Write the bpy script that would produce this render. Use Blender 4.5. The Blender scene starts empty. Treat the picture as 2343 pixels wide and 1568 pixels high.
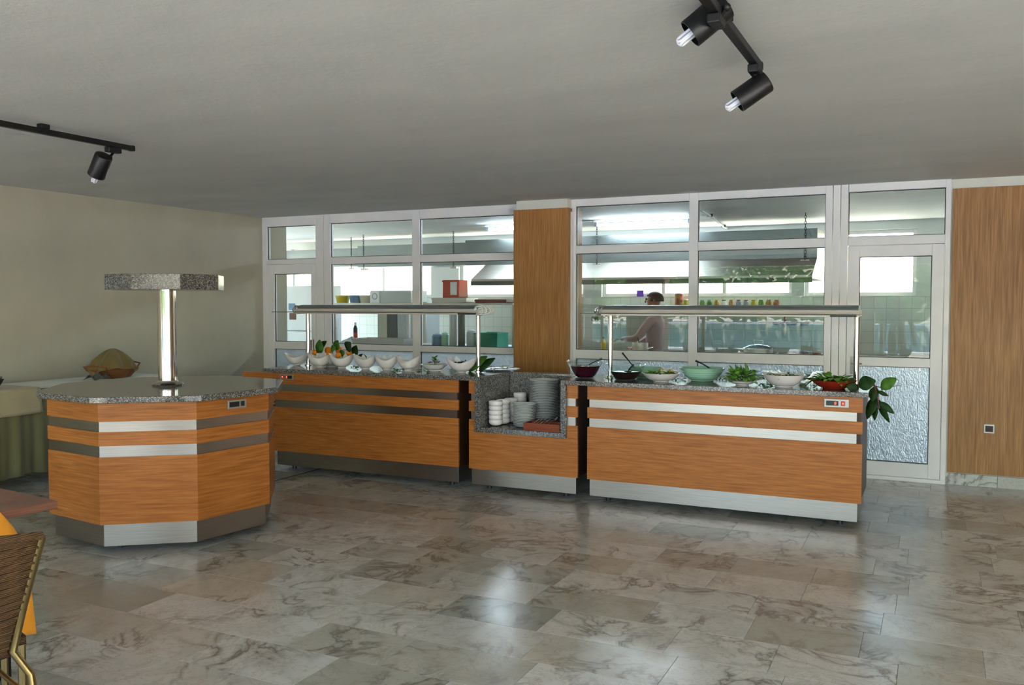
import bpy, bmesh, math, random
from mathutils import Vector, Matrix, Quaternion
random.seed(7)
SC = bpy.context.scene
COL = SC.collection
PI = math.pi

# ------------------------------------------------------------------ camera, world, sun, exposure
F_PX, PITCH, ROLL, YAW = 2022.18, -0.0446, -0.0002, -0.4488
CAM = Vector((0.0, -8.5054, 1.57))
fw = Vector((math.sin(YAW)*math.cos(PITCH), math.cos(YAW)*math.cos(PITCH), math.sin(PITCH)))
rt = Vector((math.cos(YAW), -math.sin(YAW), 0)); up = rt.cross(fw)
rt, up = rt*math.cos(ROLL)+up*math.sin(ROLL), -rt*math.sin(ROLL)+up*math.cos(ROLL)
cd = bpy.data.cameras.new('camera'); cam = bpy.data.objects.new('camera', cd); COL.objects.link(cam)
m3 = Matrix((rt, up, -fw)).transposed()
cam.matrix_world = Matrix.Translation(CAM) @ m3.to_4x4()
cd.sensor_width = 36.0; cd.lens = F_PX/2343*36.0; cd.clip_start = 0.05; cd.clip_end = 400
SC.camera = cam

SKY_STRENGTH, SUN_STRENGTH, EXPOSURE = 0.20, 4.2, 3.10
YF = -11.6      # the open terrace front behind the camera
wd = bpy.data.worlds.new('sky'); SC.world = wd; wd.use_nodes = True
wn = wd.node_tree; wn.nodes.clear()
sky = wn.nodes.new('ShaderNodeTexSky'); sky.sky_type = 'NISHITA'; sky.sun_disc = False
sky.sun_elevation = math.radians(58); sky.sun_rotation = math.radians(35)
sky.air_density = 1.2; sky.dust_density = 1.5
bgd = wn.nodes.new('ShaderNodeBackground'); bgd.inputs[1].default_value = SKY_STRENGTH
wo = wn.nodes.new('ShaderNodeOutputWorld')
wn.links.new(sky.outputs[0], bgd.inputs[0]); wn.links.new(bgd.outputs[0], wo.inputs[0])
sl = bpy.data.lights.new('sun', 'SUN'); sl.energy = SUN_STRENGTH; sl.angle = math.radians(0.6); sl.color = (1, .95, .86)
so = bpy.data.objects.new('sun', sl); COL.objects.link(so)
sdir = Vector((0.85, -0.10, 1.3)).normalized()      # towards the sun: high, along the facade
so.rotation_euler = sdir.to_track_quat('Z', 'Y').to_euler()
so.location = (4, 6, 12)
def portal(name, loc, sx, sy, toward):
    l = bpy.data.lights.new(name, 'AREA'); l.shape = 'RECTANGLE'; l.size = sx; l.size_y = sy
    l.cycles.is_portal = True
    o = bpy.data.objects.new(name, l); COL.objects.link(o); o.location = loc
    o.rotation_euler = Vector(toward).to_track_quat('-Z', 'Z').to_euler()
portal('daylight_portal_terrace', (-.6, YF, 1.2), 14.0, 2.4, (0, 1, 0))
portal('daylight_portal_side', (6.5, -8.8, 1.2), 4.9, 2.4, (-1, 0, 0))
portal('daylight_portal_kitchen_left', (-10.9, 2.4, 1.15), 2.4, 2.3, (1, 0, 0))
portal('daylight_portal_kitchen', (-4.6, 4.12, 2.05), 11.5, 0.8, (0, -1, 0))
cy = SC.cycles; cy.use_light_tree = False; cy.use_adaptive_sampling = True; cy.adaptive_threshold = 0.04; cy.max_bounces = 6; cy.diffuse_bounces = 4; cy.glossy_bounces = 3; cy.transmission_bounces = 4; cy.transparent_max_bounces = 12
cy.caustics_reflective = False; cy.caustics_refractive = False
SC.view_settings.view_transform = 'Standard'; SC.view_settings.look = 'None'
SC.view_settings.exposure = EXPOSURE; SC.view_settings.gamma = 1.0; SC.view_settings.use_curve_mapping = False

# ------------------------------------------------------------------ helpers: pixels, colours, materials
def at(u, v, X=None, Y=None, Z=None):
    d = fw + rt*((u-1171.5)/F_PX) - up*((v-784)/F_PX)
    t = (X-CAM.x)/d.x if X is not None else (Y-CAM.y)/d.y if Y is not None else (Z-CAM.z)/d.z
    return CAM + d*t
def lin(c):
    return tuple((x/255/12.92 if x/255 <= .04045 else ((x/255+.055)/1.055)**2.4) for x in c)
def rgb(*c): return (*lin(c), 1.0)
class NT:
    def __init__(s, name):
        s.m = bpy.data.materials.new(name); s.m.use_nodes = True; s.t = s.m.node_tree; s.t.nodes.clear()
        s.out = s.n('ShaderNodeOutputMaterial')
    def n(s, typ, **k):
        x = s.t.nodes.new(typ)
        for a, b in k.items():
            if a.startswith('_'): x.inputs[a[1:].replace('_', ' ')].default_value = b
            else: setattr(x, a, b)
        return x
    def l(s, a, b): s.t.links.new(a, b)
    def bsdf(s, **k):
        b = s.n('ShaderNodeBsdfPrincipled')
        for a, v in k.items(): b.inputs[a.replace('_', ' ')].default_value = v
        s.l(b.outputs[0], s.out.inputs[0]); return b
    def coords(s, scale=(1, 1, 1), which='Object', rot=(0, 0, 0)):
        c = s.n('ShaderNodeTexCoord'); mp = s.n('ShaderNodeMapping')
        mp.inputs['Scale'].default_value = scale; mp.inputs['Rotation'].default_value = rot
        s.l(c.outputs[which], mp.inputs[0]); return mp.outputs[0]
    def noise(s, vec, scale=5, detail=4, rough=.5, dist=0, w=None):
        x = s.n('ShaderNodeTexNoise')
        if w is not None: x.noise_dimensions = '4D'; s.l(w, x.inputs['W'])
        x.inputs['Scale'].default_value = scale; x.inputs['Detail'].default_value = detail
        x.inputs['Roughness'].default_value = rough; x.inputs['Distortion'].default_value = dist
        s.l(vec, x.inputs['Vector']); return x.outputs['Fac']
    def ramp(s, fac, stops):
        r = s.n('ShaderNodeValToRGB'); e = r.color_ramp.elements
        while len(e) < len(stops): e.new(.5)
        for i, (p, c) in enumerate(stops): e[i].position = p; e[i].color = c
        s.l(fac, r.inputs[0]); return r.outputs[0]
    def mix(s, f, a, b, mode='MIX'):
        x = s.n('ShaderNodeMix', data_type='RGBA', blend_type=mode)
        for sock, v in ((x.inputs[0], f), (x.inputs[6], a), (x.inputs[7], b)):
            if hasattr(v, 'links'): s.l(v, sock)
            else: sock.default_value = v
        return x.outputs[2]
    def bump(s, h, strength=.2, dist=.01):
        b = s.n('ShaderNodeBump'); b.inputs['Strength'].default_value = strength; b.inputs['Distance'].default_value = dist
        s.l(h, b.inputs['Height']); return b.outputs[0]
MAT = {}
def plain(name, c, rough=.5, metal=0.0, spec=.5, **k):
    t = NT(name); b = t.bsdf(Base_Color=rgb(*c), Roughness=rough, Metallic=metal); b.inputs['Specular IOR Level'].default_value = spec
    v = t.coords((1, 1, 1)); n = t.noise(v, 6, 3)
    r = t.ramp(n, [(.3, rgb(*[x*.985 for x in c])), (.7, rgb(*[min(255, x*1.01) for x in c]))])
    t.l(r, b.inputs['Base Color'])
    for a, v in k.items(): b.inputs[a.replace('_', ' ')].default_value = v
    MAT[name] = t.m; return t.m

def make_wood(name, vertical, c0, c1, c2, rough=.32):
    t = NT(name); b = t.bsdf(Roughness=rough)
    sc = (14, 14, .55) if vertical else (.8, .8, 16)
    v = t.coords(sc)
    n1 = t.noise(v, 4.0, 6, .6, .25); n2 = t.noise(t.coords((60, 60, 1.2) if vertical else (1.6, 1.6, 60)), 3.0, 3, .6)
    n3 = t.noise(t.coords((1.1, 1.1, 1.1)), 1.3, 2)
    c = t.ramp(n1, [(.28, rgb(*c0)), (.5, rgb(*c1)), (.74, rgb(*c2))])
    c = t.mix(t.ramp(n2, [(.42, (0, 0, 0, 1)), (.72, (.55, .55, .55, 1))]), c, rgb(*[x*.62 for x in c0]))
    c = t.mix(t.ramp(n3, [(.3, (0, 0, 0, 1)), (.7, (.35, .35, .35, 1))]), c, rgb(*c0))
    t.l(c, b.inputs['Base Color']); t.l(t.bump(n2, .05, .002), b.inputs['Normal'])
    b.inputs['Specular IOR Level'].default_value = .32
    MAT[name] = t.m
make_wood('veneer', False, (158, 90, 36), (187, 116, 54), (205, 136, 74))
make_wood('veneer_upright', True, (152, 106, 62), (186, 136, 84), (208, 160, 108), .38)
make_wood('veneer_pillar', True, (164, 108, 54), (196, 138, 76), (214, 160, 96), .38)
make_wood('dark_side', False, (58, 36, 22), (66, 40, 24), (74, 46, 28), .4)
make_wood('reddish_wood', False, (118, 52, 28), (142, 66, 36), (158, 80, 46), .4)
make_wood('table_wood', False, (132, 88, 70), (146, 98, 80), (158, 110, 92), .35)

def make_granite():
    t = NT('granite'); b = t.bsdf(Roughness=.12)
    v = t.coords()
    vo = t.n('ShaderNodeTexVoronoi'); vo.inputs['Scale'].default_value = 190; t.l(v, vo.inputs['Vector'])
    sep = t.n('ShaderNodeSeparateColor'); t.l(vo.outputs['Color'], sep.inputs[0])
    c = t.ramp(sep.outputs[0], [(.0, rgb(50, 50, 50)), (.28, rgb(76, 75, 73)), (.30, rgb(98, 96, 92)), (.70, rgb(118, 115, 110)), (.72, rgb(140, 136, 130)), (1, rgb(164, 160, 153))])
    vo2 = t.n('ShaderNodeTexVoronoi'); vo2.inputs['Scale'].default_value = 330; t.l(v, vo2.inputs['Vector'])
    s2 = t.n('ShaderNodeSeparateColor'); t.l(vo2.outputs['Color'], s2.inputs[0])
    c = t.mix(t.ramp(s2.outputs[1], [(.84, (0, 0, 0, 1)), (.87, (1, 1, 1, 1))]), c, rgb(44, 44, 46))
    t.l(c, b.inputs['Base Color']); MAT['granite'] = t.m
make_granite()

def make_marble(name):
    t = NT(name); b = t.bsdf(Roughness=.16)
    oi = t.n('ShaderNodeObjectInfo'); ge = t.n('ShaderNodeNewGeometry')
    ad = t.n('ShaderNodeMath', operation='ADD'); t.l(oi.outputs['Random'], ad.inputs[0]); t.l(ge.outputs['Random Per Island'], ad.inputs[1])
    fr = t.n('ShaderNodeMath', operation='FRACT'); t.l(ad.outputs[0], fr.inputs[0])
    wm = t.n('ShaderNodeMath', operation='MULTIPLY'); t.l(fr.outputs[0], wm.inputs[0]); wm.inputs[1].default_value = 83.0
    v = t.coords()
    base = t.ramp(fr.outputs[0], [(0, rgb(196, 194, 184)), (.2, rgb(209, 207, 198)), (.4, rgb(182, 178, 165)), (.55, rgb(208, 204, 193)), (.68, rgb(168, 165, 153)), (.8, rgb(194, 186, 169)), (.9, rgb(150, 153, 141)), (.96, rgb(205, 200, 188))])
    cl = t.noise(v, 4.2, 4, .62, .8, wm.outputs[0])
    c = t.mix(t.ramp(cl, [(.42, (0, 0, 0, 1)), (.78, (.6, .6, .6, 1))]), base, rgb(148, 142, 128))
    wv = t.noise(v, 2.6, 4, .58, 1.6, wm.outputs[0])
    ab = t.n('ShaderNodeMath', operation='SUBTRACT'); t.l(wv, ab.inputs[0]); ab.inputs[1].default_value = .5
    ab2 = t.n('ShaderNodeMath', operation='ABSOLUTE'); t.l(ab.outputs[0], ab2.inputs[0])
    vein = t.ramp(ab2.outputs[0], [(0, (.75, .75, .75, 1)), (.018, (.38, .38, .38, 1)), (.06, (0, 0, 0, 1))])
    gate = t.ramp(t.noise(v, 1.7, 2, .5, 0, wm.outputs[0]), [(.45, (0, 0, 0, 1)), (.6, (1, 1, 1, 1))])
    vm = t.mix(1.0, vein, gate, 'MULTIPLY')
    c = t.mix(vm, c, rgb(88, 74, 58))
    wv2 = t.noise(v, 6.5, 3, .6, 2.2, wm.outputs[0])
    a3 = t.n('ShaderNodeMath', operation='SUBTRACT'); t.l(wv2, a3.inputs[0]); a3.inputs[1].default_value = .47
    a4 = t.n('ShaderNodeMath', operation='ABSOLUTE'); t.l(a3.outputs[0], a4.inputs[0])
    v2 = t.ramp(a4.outputs[0], [(0, (.32, .32, .32, 1)), (.03, (0, 0, 0, 1))])
    c = t.mix(v2, c, rgb(150, 124, 84))
    t.l(c, b.inputs['Base Color'])
    rr = t.ramp(t.noise(t.coords(which='Object'), 3, 3), [(.3, (.18, .18, .18, 1)), (.7, (.27, .27, .27, 1))]); t.l(rr, b.inputs['Roughness'])
    MAT[name] = t.m
make_marble('marble')

def make_plaster(name, c, bstr=.35, sc=26, rough=.9):
    t = NT(name); b = t.bsdf(Roughness=rough); b.inputs['Specular IOR Level'].default_value = .2
    n = t.noise(t.coords(), sc, 6, .65); n2 = t.noise(t.coords((.5, 1.6, 1)), 1.4, 4, .6)
    col = t.ramp(n2, [(.3, rgb(*[x*.955 for x in c])), (.7, rgb(*c))])
    t.l(col, b.inputs['Base Color']); t.l(t.bump(n, bstr, .012), b.inputs['Normal']); MAT[name] = t.m
make_plaster('ceiling_plaster', (226, 226, 223), .22, 22)
make_plaster('cream_paint', (197, 192, 173), .12, 60, .6)
make_plaster('kitchen_paint', (240, 243, 238), .1, 40, .7)
make_plaster('terrace_stone', (206, 196, 180), .3, 8, .8)
make_plaster('pink_render', (196, 150, 132), .3, 20, .8)

def make_tiles():
    t = NT('wall_tiles'); b = t.bsdf(Roughness=.2)
    br = t.n('ShaderNodeTexBrick'); br.offset = 0
    br.inputs['Scale'].default_value = 1; br.inputs['Mortar Size'].default_value = .003; br.inputs['Brick Width'].default_value = .15; br.inputs['Row Height'].default_value = .15
    br.inputs['Color1'].default_value = rgb(236, 240, 230); br.inputs['Color2'].default_value = rgb(230, 236, 226); br.inputs['Mortar'].default_value = rgb(200, 206, 196)
    t.l(t.coords(rot=(PI/2, 0, 0)), br.inputs['Vector']); t.l(br.outputs[0], b.inputs['Base Color']); MAT['wall_tiles'] = t.m
make_tiles()

def make_steel(name, c, rough, streak=(1.2, 1.2, 90)):
    t = NT(name); b = t.bsdf(Metallic=1.0, Roughness=rough, Base_Color=rgb(*c))
    n = t.noise(t.coords(streak), 4, 3)
    t.l(t.ramp(n, [(.3, rgb(*[x*.9 for x in c])), (.7, rgb(*c))]), b.inputs['Base Color'])
    MAT[name] = t.m
make_steel('brushed_steel', (172, 164, 156), .29); make_steel('satin_steel', (206, 200, 190), .5); make_steel('aluminium', (226, 216, 204), .45); make_steel('dark_cover', (186, 194, 192), .40); MAT['aluminium'].node_tree.nodes['Principled BSDF'].inputs['Metallic'].default_value = .45
make_steel('polished_steel', (226, 218, 212), .09, (20, 20, 2))
make_steel('hood_steel', (150, 158, 158), .42)
make_steel('brass_tube', (150, 128, 84), .3, (20, 20, 2))

def make_glass(name, tint=(.93, .97, .96), boost=1.9, rough=0.0):
    t = NT(name)
    lw = t.n('ShaderNodeLayerWeight'); lw.inputs['Blend'].default_value = .5
    pw = t.n('ShaderNodeMath', operation='POWER'); t.l(lw.outputs['Facing'], pw.inputs[0]); pw.inputs[1].default_value = 5.0
    mu = t.n('ShaderNodeMath', operation='MULTIPLY_ADD'); t.l(pw.outputs[0], mu.inputs[0]); mu.inputs[1].default_value = .9; mu.inputs[2].default_value = .04*boost; mu.use_clamp = True
    tr = t.n('ShaderNodeBsdfTransparent'); tr.inputs[0].default_value = (*tint, 1)
    gl = t.n('ShaderNodeBsdfGlossy'); gl.inputs['Roughness'].default_value = rough
    mx = t.n('ShaderNodeMixShader'); t.l(mu.outputs[0], mx.inputs[0]); t.l(tr.outputs[0], mx.inputs[1]); t.l(gl.outputs[0], mx.inputs[2])
    t.l(mx.outputs[0], t.out.inputs[0]); MAT[name] = t.m
make_glass('clear_glass', (.96, .985, .975), .8); make_glass('bowl_glass', (.95, .98, .97), 1.6, .03)
def make_pattern_glass():
    t = NT('patterned_glass')
    v = t.coords((1, 1, .45)); wv = t.n('ShaderNodeTexNoise'); wv.inputs['Scale'].default_value = 55; wv.inputs['Detail'].default_value = 2; wv.inputs['Distortion'].default_value = 1.2
    t.l(v, wv.inputs['Vector']); bp = t.bump(wv.outputs['Fac'], .5, .012)
    tl = t.n('ShaderNodeBsdfTranslucent'); tl.inputs[0].default_value = rgb(232, 238, 240); t.l(bp, tl.inputs['Normal'])
    gl = t.n('ShaderNodeBsdfGlossy'); gl.inputs['Roughness'].default_value = .25; gl.inputs[0].default_value = (.92, .96, 1, 1); t.l(bp, gl.inputs['Normal'])
    mx = t.n('ShaderNodeMixShader'); mx.inputs[0].default_value = .30; t.l(tl.outputs[0], mx.inputs[1]); t.l(gl.outputs[0], mx.inputs[2])
    t.l(mx.outputs[0], t.out.inputs[0]); MAT['patterned_glass'] = t.m
make_pattern_glass()
def emit(name, c, s):
    t = NT(name); e = t.n('ShaderNodeEmission'); e.inputs[0].default_value = (*lin(c), 1); e.inputs[1].default_value = s
    t.l(e.outputs[0], t.out.inputs[0]); MAT[name] = t.m
emit('tube_light', (225, 240, 255), 14.0); emit('red_led', (255, 60, 40), 1.2); MAT['red_led'].cycles.emission_sampling = 'NONE'
def make_leaf(name, c0, c1):
    t = NT(name); b = t.bsdf(Roughness=.6); b.inputs['Specular IOR Level'].default_value = .25
    n = t.noise(t.coords(), 18, 3); t.l(t.ramp(n, [(.3, rgb(*c0)), (.7, rgb(*c1))]), b.inputs['Base Color'])
    b.inputs['Subsurface Weight'].default_value = 0.0; MAT[name] = t.m
make_leaf('leaf_dark', (22, 44, 14), (42, 76, 24)); make_leaf('leaf_mid', (58, 100, 34), (92, 138, 52)); make_leaf('lettuce', (72, 132, 30), (128, 178, 66)); make_leaf('lettuce_pale', (128, 164, 96), (172, 196, 134))
def make_wicker(name, c0, c1):
    t = NT(name); b = t.bsdf(Roughness=.55)
    w = t.n('ShaderNodeTexWave'); w.wave_type = 'BANDS'; w.bands_direction = 'Z'; w.inputs['Scale'].default_value = 58; w.inputs['Distortion'].default_value = 1.0; t.l(t.coords(), w.inputs['Vector'])
    t.l(t.ramp(w.outputs['Fac'], [(.2, rgb(*c0)), (.7, rgb(*c1))]), b.inputs['Base Color']); t.l(t.bump(w.outputs['Fac'], .6, .006), b.inputs['Normal']); MAT[name] = t.m
make_wicker('wicker', (56, 38, 22), (122, 88, 50)); make_wicker('wicker_light', (120, 66, 28), (182, 116, 58)); make_wicker('wicker_dark', (34, 18, 14), (70, 36, 28))
def make_cloth(name, c, sheen=.3, pat=None):
    t = NT(name); b = t.bsdf(Roughness=.85); b.inputs['Specular IOR Level'].default_value = .15; b.inputs['Sheen Weight'].default_value = sheen
    n = t.noise(t.coords(), 240, 2); n2 = t.noise(t.coords(), 4, 3)
    col = t.ramp(n2, [(.3, rgb(*[x*.92 for x in c])), (.7, rgb(*c))])
    if pat:
        p = t.noise(t.coords((1, 1, 2.2)), 16, 4, .6, 2.5)
        col = t.mix(t.ramp(p, [(.63, (0, 0, 0, 1)), (.69, (.6, .6, .6, 1))]), col, rgb(*pat))
    t.l(col, b.inputs['Base Color']); t.l(t.bump(n, .15, .002), b.inputs['Normal']); MAT[name] = t.m
make_cloth('overlay_cloth', (198, 184, 146), .3, (110, 96, 70)); make_cloth('skirt_cloth', (128, 124, 84)); make_cloth('khaki_cloth', (138, 118, 70)); make_cloth('orange_cloth', (232, 152, 44), .2)
make_cloth('shirt_cloth', (176, 150, 148)); make_cloth('denim', (96, 112, 140)); make_cloth('dark_clothes', (62, 64, 66)); make_cloth('napkin_cloth', (232, 234, 226))
plain('white_frame', (248, 244, 240), .35); plain('white_lintel', (226, 224, 210), .8)
plain('joint', (112, 108, 98), .9); plain('dark_joint', (52, 48, 42), .9)
plain('black_metal', (13, 13, 15), .42); plain('cfl_glass', (236, 236, 244), .25); plain('black_plastic', (24, 24, 25), .4)
plain('grey_plate', (168, 166, 160), .35, .6); plain('white_ceramic', (236, 230, 226), .14); plain('plate_ceramic', (242, 244, 242), .16)
plain('mint_ceramic', (168, 214, 186), .18); plain('red_ceramic', (152, 44, 26), .2); plain('beet', (66, 12, 34), .12); plain('dark_sauce', (44, 16, 18), .12)
plain('orange_peel', (240, 138, 20), .38); plain('yellow_pepper', (222, 186, 30), .35); plain('radish', (150, 66, 62), .4)
plain('skin', (150, 96, 70), .5); plain('hair', (40, 30, 26), .6); plain('red_box', (196, 70, 44), .5); plain('paper', (236, 236, 232), .7)
plain('dark_red', (120, 30, 38), .4); plain('green_crate', (18, 140, 108), .4); plain('white_enamel', (238, 240, 238), .3); plain('cream_board', (214, 206, 178), .5)
plain('grey_panel', (196, 202, 198), .4); plain('dark_panel', (92, 96, 88), .5); plain('picture', (110, 140, 170), .5); plain('picture_dark', (96, 60, 44), .5)
plain('purple', (120, 70, 200), .5); plain('yellow', (214, 190, 40), .4); plain('jar_green', (110, 150, 70), .35); plain('jar_red', (190, 50, 40), .35); plain('jar_amber', (190, 130, 60), .35); plain('jar_grey', (150, 150, 170), .35)
plain('grass', (92, 124, 60), .9); plain('pool_water', (64, 132, 180), .06); plain('pool_rim', (232, 234, 232), .5); plain('white_plastic', (238, 238, 230), .35); plain('pale_bag', (214, 222, 222), .25)

# ------------------------------------------------------------------ helpers: geometry
class B:
    def __init__(s, o=(0, 0, 0)): s.bm = bmesh.new(); s.o = Vector(o)
    def v(s, p): return s.bm.verts.new(Vector(p)-s.o)
    def box(s, x0, x1, y0, y1, z0, z1, cham=0):
        vs = [s.v((x, y, z)) for z in (z0, z1) for y in (y0, y1) for x in (x0, x1)]
        for f in ((0, 2, 3, 1), (4, 5, 7, 6), (0, 1, 5, 4), (2, 6, 7, 3), (0, 4, 6, 2), (1, 3, 7, 5)): s.bm.faces.new([vs[i] for i in f])
        return s
    def obox(s, c, ax, ay, az, hx, hy, hz):
        c = Vector(c); vs = [s.v(c+Vector(ax)*(i*hx)+Vector(ay)*(j*hy)+Vector(az)*(k*hz)) for k in (-1, 1) for j in (-1, 1) for i in (-1, 1)]
        for f in ((0, 2, 3, 1), (4, 5, 7, 6), (0, 1, 5, 4), (2, 6, 7, 3), (0, 4, 6, 2), (1, 3, 7, 5)): s.bm.faces.new([vs[i] for i in f])
        return s
    def prism(s, poly, z0, z1):
        a = [s.v((x, y, z0)) for x, y in poly]; b = [s.v((x, y, z1)) for x, y in poly]; n = len(poly)
        s.bm.faces.new(a[::-1]); s.bm.faces.new(b)
        for i in range(n): s.bm.faces.new((a[i], a[(i+1) % n], b[(i+1) % n], b[i]))
        return s
    def extr(s, prof, x0, x1):          # profile in (y, z), swept along x
        a = [s.v((x0, y, z)) for y, z in prof]; b = [s.v((x1, y, z)) for y, z in prof]; n = len(prof)
        s.bm.faces.new(a); s.bm.faces.new(b[::-1])
        for i in range(n): s.bm.faces.new((a[i], b[i], b[(i+1) % n], a[(i+1) % n]))
        return s
    def grid(s, fn, nu, nv, closed_u=False, cap0=False, cap1=False):
        rows = [[s.v(fn(i/nu, j/nv)) for i in range(nu if closed_u else nu+1)] for j in range(nv+1)]
        for j in range(nv):
            for i in range(nu):
                k = (i+1) % nu if closed_u else i+1
                s.bm.faces.new((rows[j][i], rows[j][k], rows[j+1][k], rows[j+1][i]))
        if cap0: s.bm.faces.new(rows[0][::-1])
        if cap1: s.bm.faces.new(rows[-1])
        return s
    def lathe(s, prof, c=(0, 0, 0), seg=32, ax=None):
        c = Vector(c); q = Vector(ax).normalized().to_track_quat('Z', 'Y') if ax is not None else Quaternion()
        def fn(u, w):
            j = round(w*(len(prof)-1)); r, z = prof[j]; a = u*2*PI
            return c + q @ Vector((r*math.cos(a), r*math.sin(a), z))
        return s.grid(fn, seg, len(prof)-1, True, prof[0][0] > 1e-5, prof[-1][0] > 1e-5)
    def tube(s, pts, r, seg=8, closed=False):
        pts = [Vector(p) for p in pts]; n = len(pts); rr = r if isinstance(r, (list, tuple)) else [r]*n
        rows = []; prev = None
        for i, p in enumerate(pts):
            a = pts[(i-1) % n] if closed or i > 0 else p; b = pts[(i+1) % n] if closed or i < n-1 else p
            d = (b-a).normalized()
            if prev is None: x = d.orthogonal().normalized()
            else: x = (prev - d*prev.dot(d)).normalized()
            prev = x; y = d.cross(x)
            rows.append([s.v(p+(x*math.cos(k*2*PI/seg)+y*math.sin(k*2*PI/seg))*rr[i]) for k in range(seg)])
        for j in range(n if closed else n-1):
            A, C = rows[j], rows[(j+1) % n]
            for k in range(seg): s.bm.faces.new((A[k], A[(k+1) % seg], C[(k+1) % seg], C[k]))
        if not closed: s.bm.faces.new(rows[0][::-1]); s.bm.faces.new(rows[-1])
        return s
    def ball(s, c, r, seg=14, sc=(1, 1, 1)):
        c = Vector(c); n = 8
        prof = [(max(1e-6, math.sin(i*PI/n))*r, -math.cos(i*PI/n)*r) for i in range(n+1)]
        def fn(u, w):
            rr, z = prof[round(w*n)]; a = u*2*PI
            return c+Vector((rr*math.cos(a)*sc[0], rr*math.sin(a)*sc[1], z*sc[2]))
        s.grid(fn, seg, n, True); return s
    def leaf(s, base, d, nrm, L, W, curl=.25, fold=.12):
        base = Vector(base); d = Vector(d).normalized(); n = Vector(nrm); n = (n-d*n.dot(d)).normalized(); w = d.cross(n)
        rows = []
        for i in range(6):
            t = i/5; ww = W*.5*math.sin(PI*min(1, t*.93+.04))**.8*(1-.25*t)
            p = base+d*(L*t)-n*(curl*L*t*t)
            rows.append([s.v(p-w*ww+n*(fold*ww)), s.v(p), s.v(p+w*ww+n*(fold*ww))])
        for i in range(5):
            for k in range(2): s.bm.faces.new((rows[i][k], rows[i][k+1], rows[i+1][k+1], rows[i+1][k]))
        return s
    def build(s, name, mat, parent=None, smooth=False, bevel=0, solid=0, angle=40):
        bmesh.ops.remove_doubles(s.bm, verts=s.bm.verts, dist=1e-6)
        bmesh.ops.recalc_face_normals(s.bm, faces=s.bm.faces)
        me = bpy.data.meshes.new(name); s.bm.to_mesh(me); s.bm.free()
        if mat: me.materials.append(MAT[mat])
        o = bpy.data.objects.new(name, me); COL.objects.link(o)
        if smooth:
            for p in me.polygons: p.use_smooth = True
            if angle: me.set_sharp_from_angle(angle=math.radians(angle))
        if bevel:
            md = o.modifiers.new('bevel', 'BEVEL'); md.width = bevel; md.segments = 2; md.limit_method = 'ANGLE'
        if solid:
            md = o.modifiers.new('solid', 'SOLIDIFY'); md.thickness = solid; md.offset = 0
        if parent is not None: o.parent = parent
        elif s.o.length > 0: o.location = s.o
        return o
def thing(name, label, cat, loc, group=None):
    o = bpy.data.objects.new(name, None); o.empty_display_size = .05; COL.objects.link(o); o.location = loc
    o['label'] = label; o['category'] = cat
    if group: o['group'] = group
    return o
def tag(o, label, cat, group=None, kind=None):
    o['label'] = label; o['category'] = cat
    if group: o['group'] = group
    if kind: o['kind'] = kind
    return o
def struct(o, label=None, cat=None):
    o['kind'] = 'structure'
    if label: o['label'] = label
    if cat: o['category'] = cat
    return o
def estruct(name, label, cat, loc=(0, 0, 0)):
    o = bpy.data.objects.new(name, None); o.empty_display_size = .05; COL.objects.link(o); o.location = loc
    return struct(o, label, cat)
def dup(root, loc, label=None, rz=None):
    r = root.copy(); COL.objects.link(r); r.location = loc
    if label: r['label'] = label
    if rz is not None: r.rotation_euler[2] = rz
    for ch in list(root.children):
        c = ch.copy(); COL.objects.link(c); c.parent = r
        for g in list(ch.children):
            d = g.copy(); COL.objects.link(d); d.parent = c
    return r

# ------------------------------------------------------------------ the setting: floor, ceiling, walls
H = 2.6285
floor = struct(B().box(-7.8, 6.6, YF-.2, 0.5, -.12, -.004).build('floor', 'joint'), 'polished marble floor of grey white tiles with brown veins', 'floor')
tiles = []
PITCH_Y = .332
y = -4.04 - PITCH_Y*23
while y < 0.3:
    x = -7.59 - random.random()*.5
    while x < 6.4:
        L = random.choice((.46, .50, .56, .62))
        tiles.append([x, x+L, y, y+PITCH_Y, L]); x += L
    y += PITCH_Y
def pix(p):
    d = Vector(p)-CAM; z = d.dot(fw)
    if z < .3: return None
    return (1171.5+F_PX*d.dot(rt)/z, 784-F_PX*d.dot(up)/z)
def tscore(t):
    x0, x1, y0, y1, L = t
    q = [pix(p) for p in ((x0, y0, 0), (x1, y0, 0), (x1, y1, 0), (x0, y1, 0))]
    if None in q: return 0
    if -5.55 < x0 and x1 < -.45 and y0 > -1.95: return 0
    if math.hypot((x0+x1)/2+4.86, (y0+y1)/2+3.98) < .5: return 0
    if not any(-60 < a[0] < 2400 and a[1] < 1640 for a in q): return 0
    return abs(sum(q[i][0]*q[(i+1) % 4][1]-q[(i+1) % 4][0]*q[i][1] for i in range(4)))/2
tiles.sort(key=tscore, reverse=True)
def tile_geo(b, x0, x1, y0, y1):
    g = .0007; c = .0006
    x0 += g; x1 -= g; y0 += g; y1 -= g
    r = [[b.v((a, d, z)) for a, d in ((x0+k, y0+k), (x1-k, y0+k), (x1-k, y1-k), (x0+k, y1-k))] for z, k in ((-.012, 0), (-.0006, 0), (0, c))]
    for j in range(2):
        for i in range(4): b.bm.faces.new((r[j][i], r[j][(i+1) % 4], r[j+1][(i+1) % 4], r[j+1][i]))
    b.bm.faces.new(r[2])
tmesh = {}
for L in (.46, .50, .56, .62):
    b = B(); tile_geo(b, 0, L, 0, PITCH_Y)
    o = b.build('floor_tile', 'marble'); tmesh[L] = o.data; bpy.data.objects.remove(o)
for t in tiles[:298]:
    o = bpy.data.objects.new('floor_tile', tmesh[t[4]]); COL.objects.link(o); o.parent = floor; o.location = (t[0], t[2], 0)
b = B()
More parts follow.
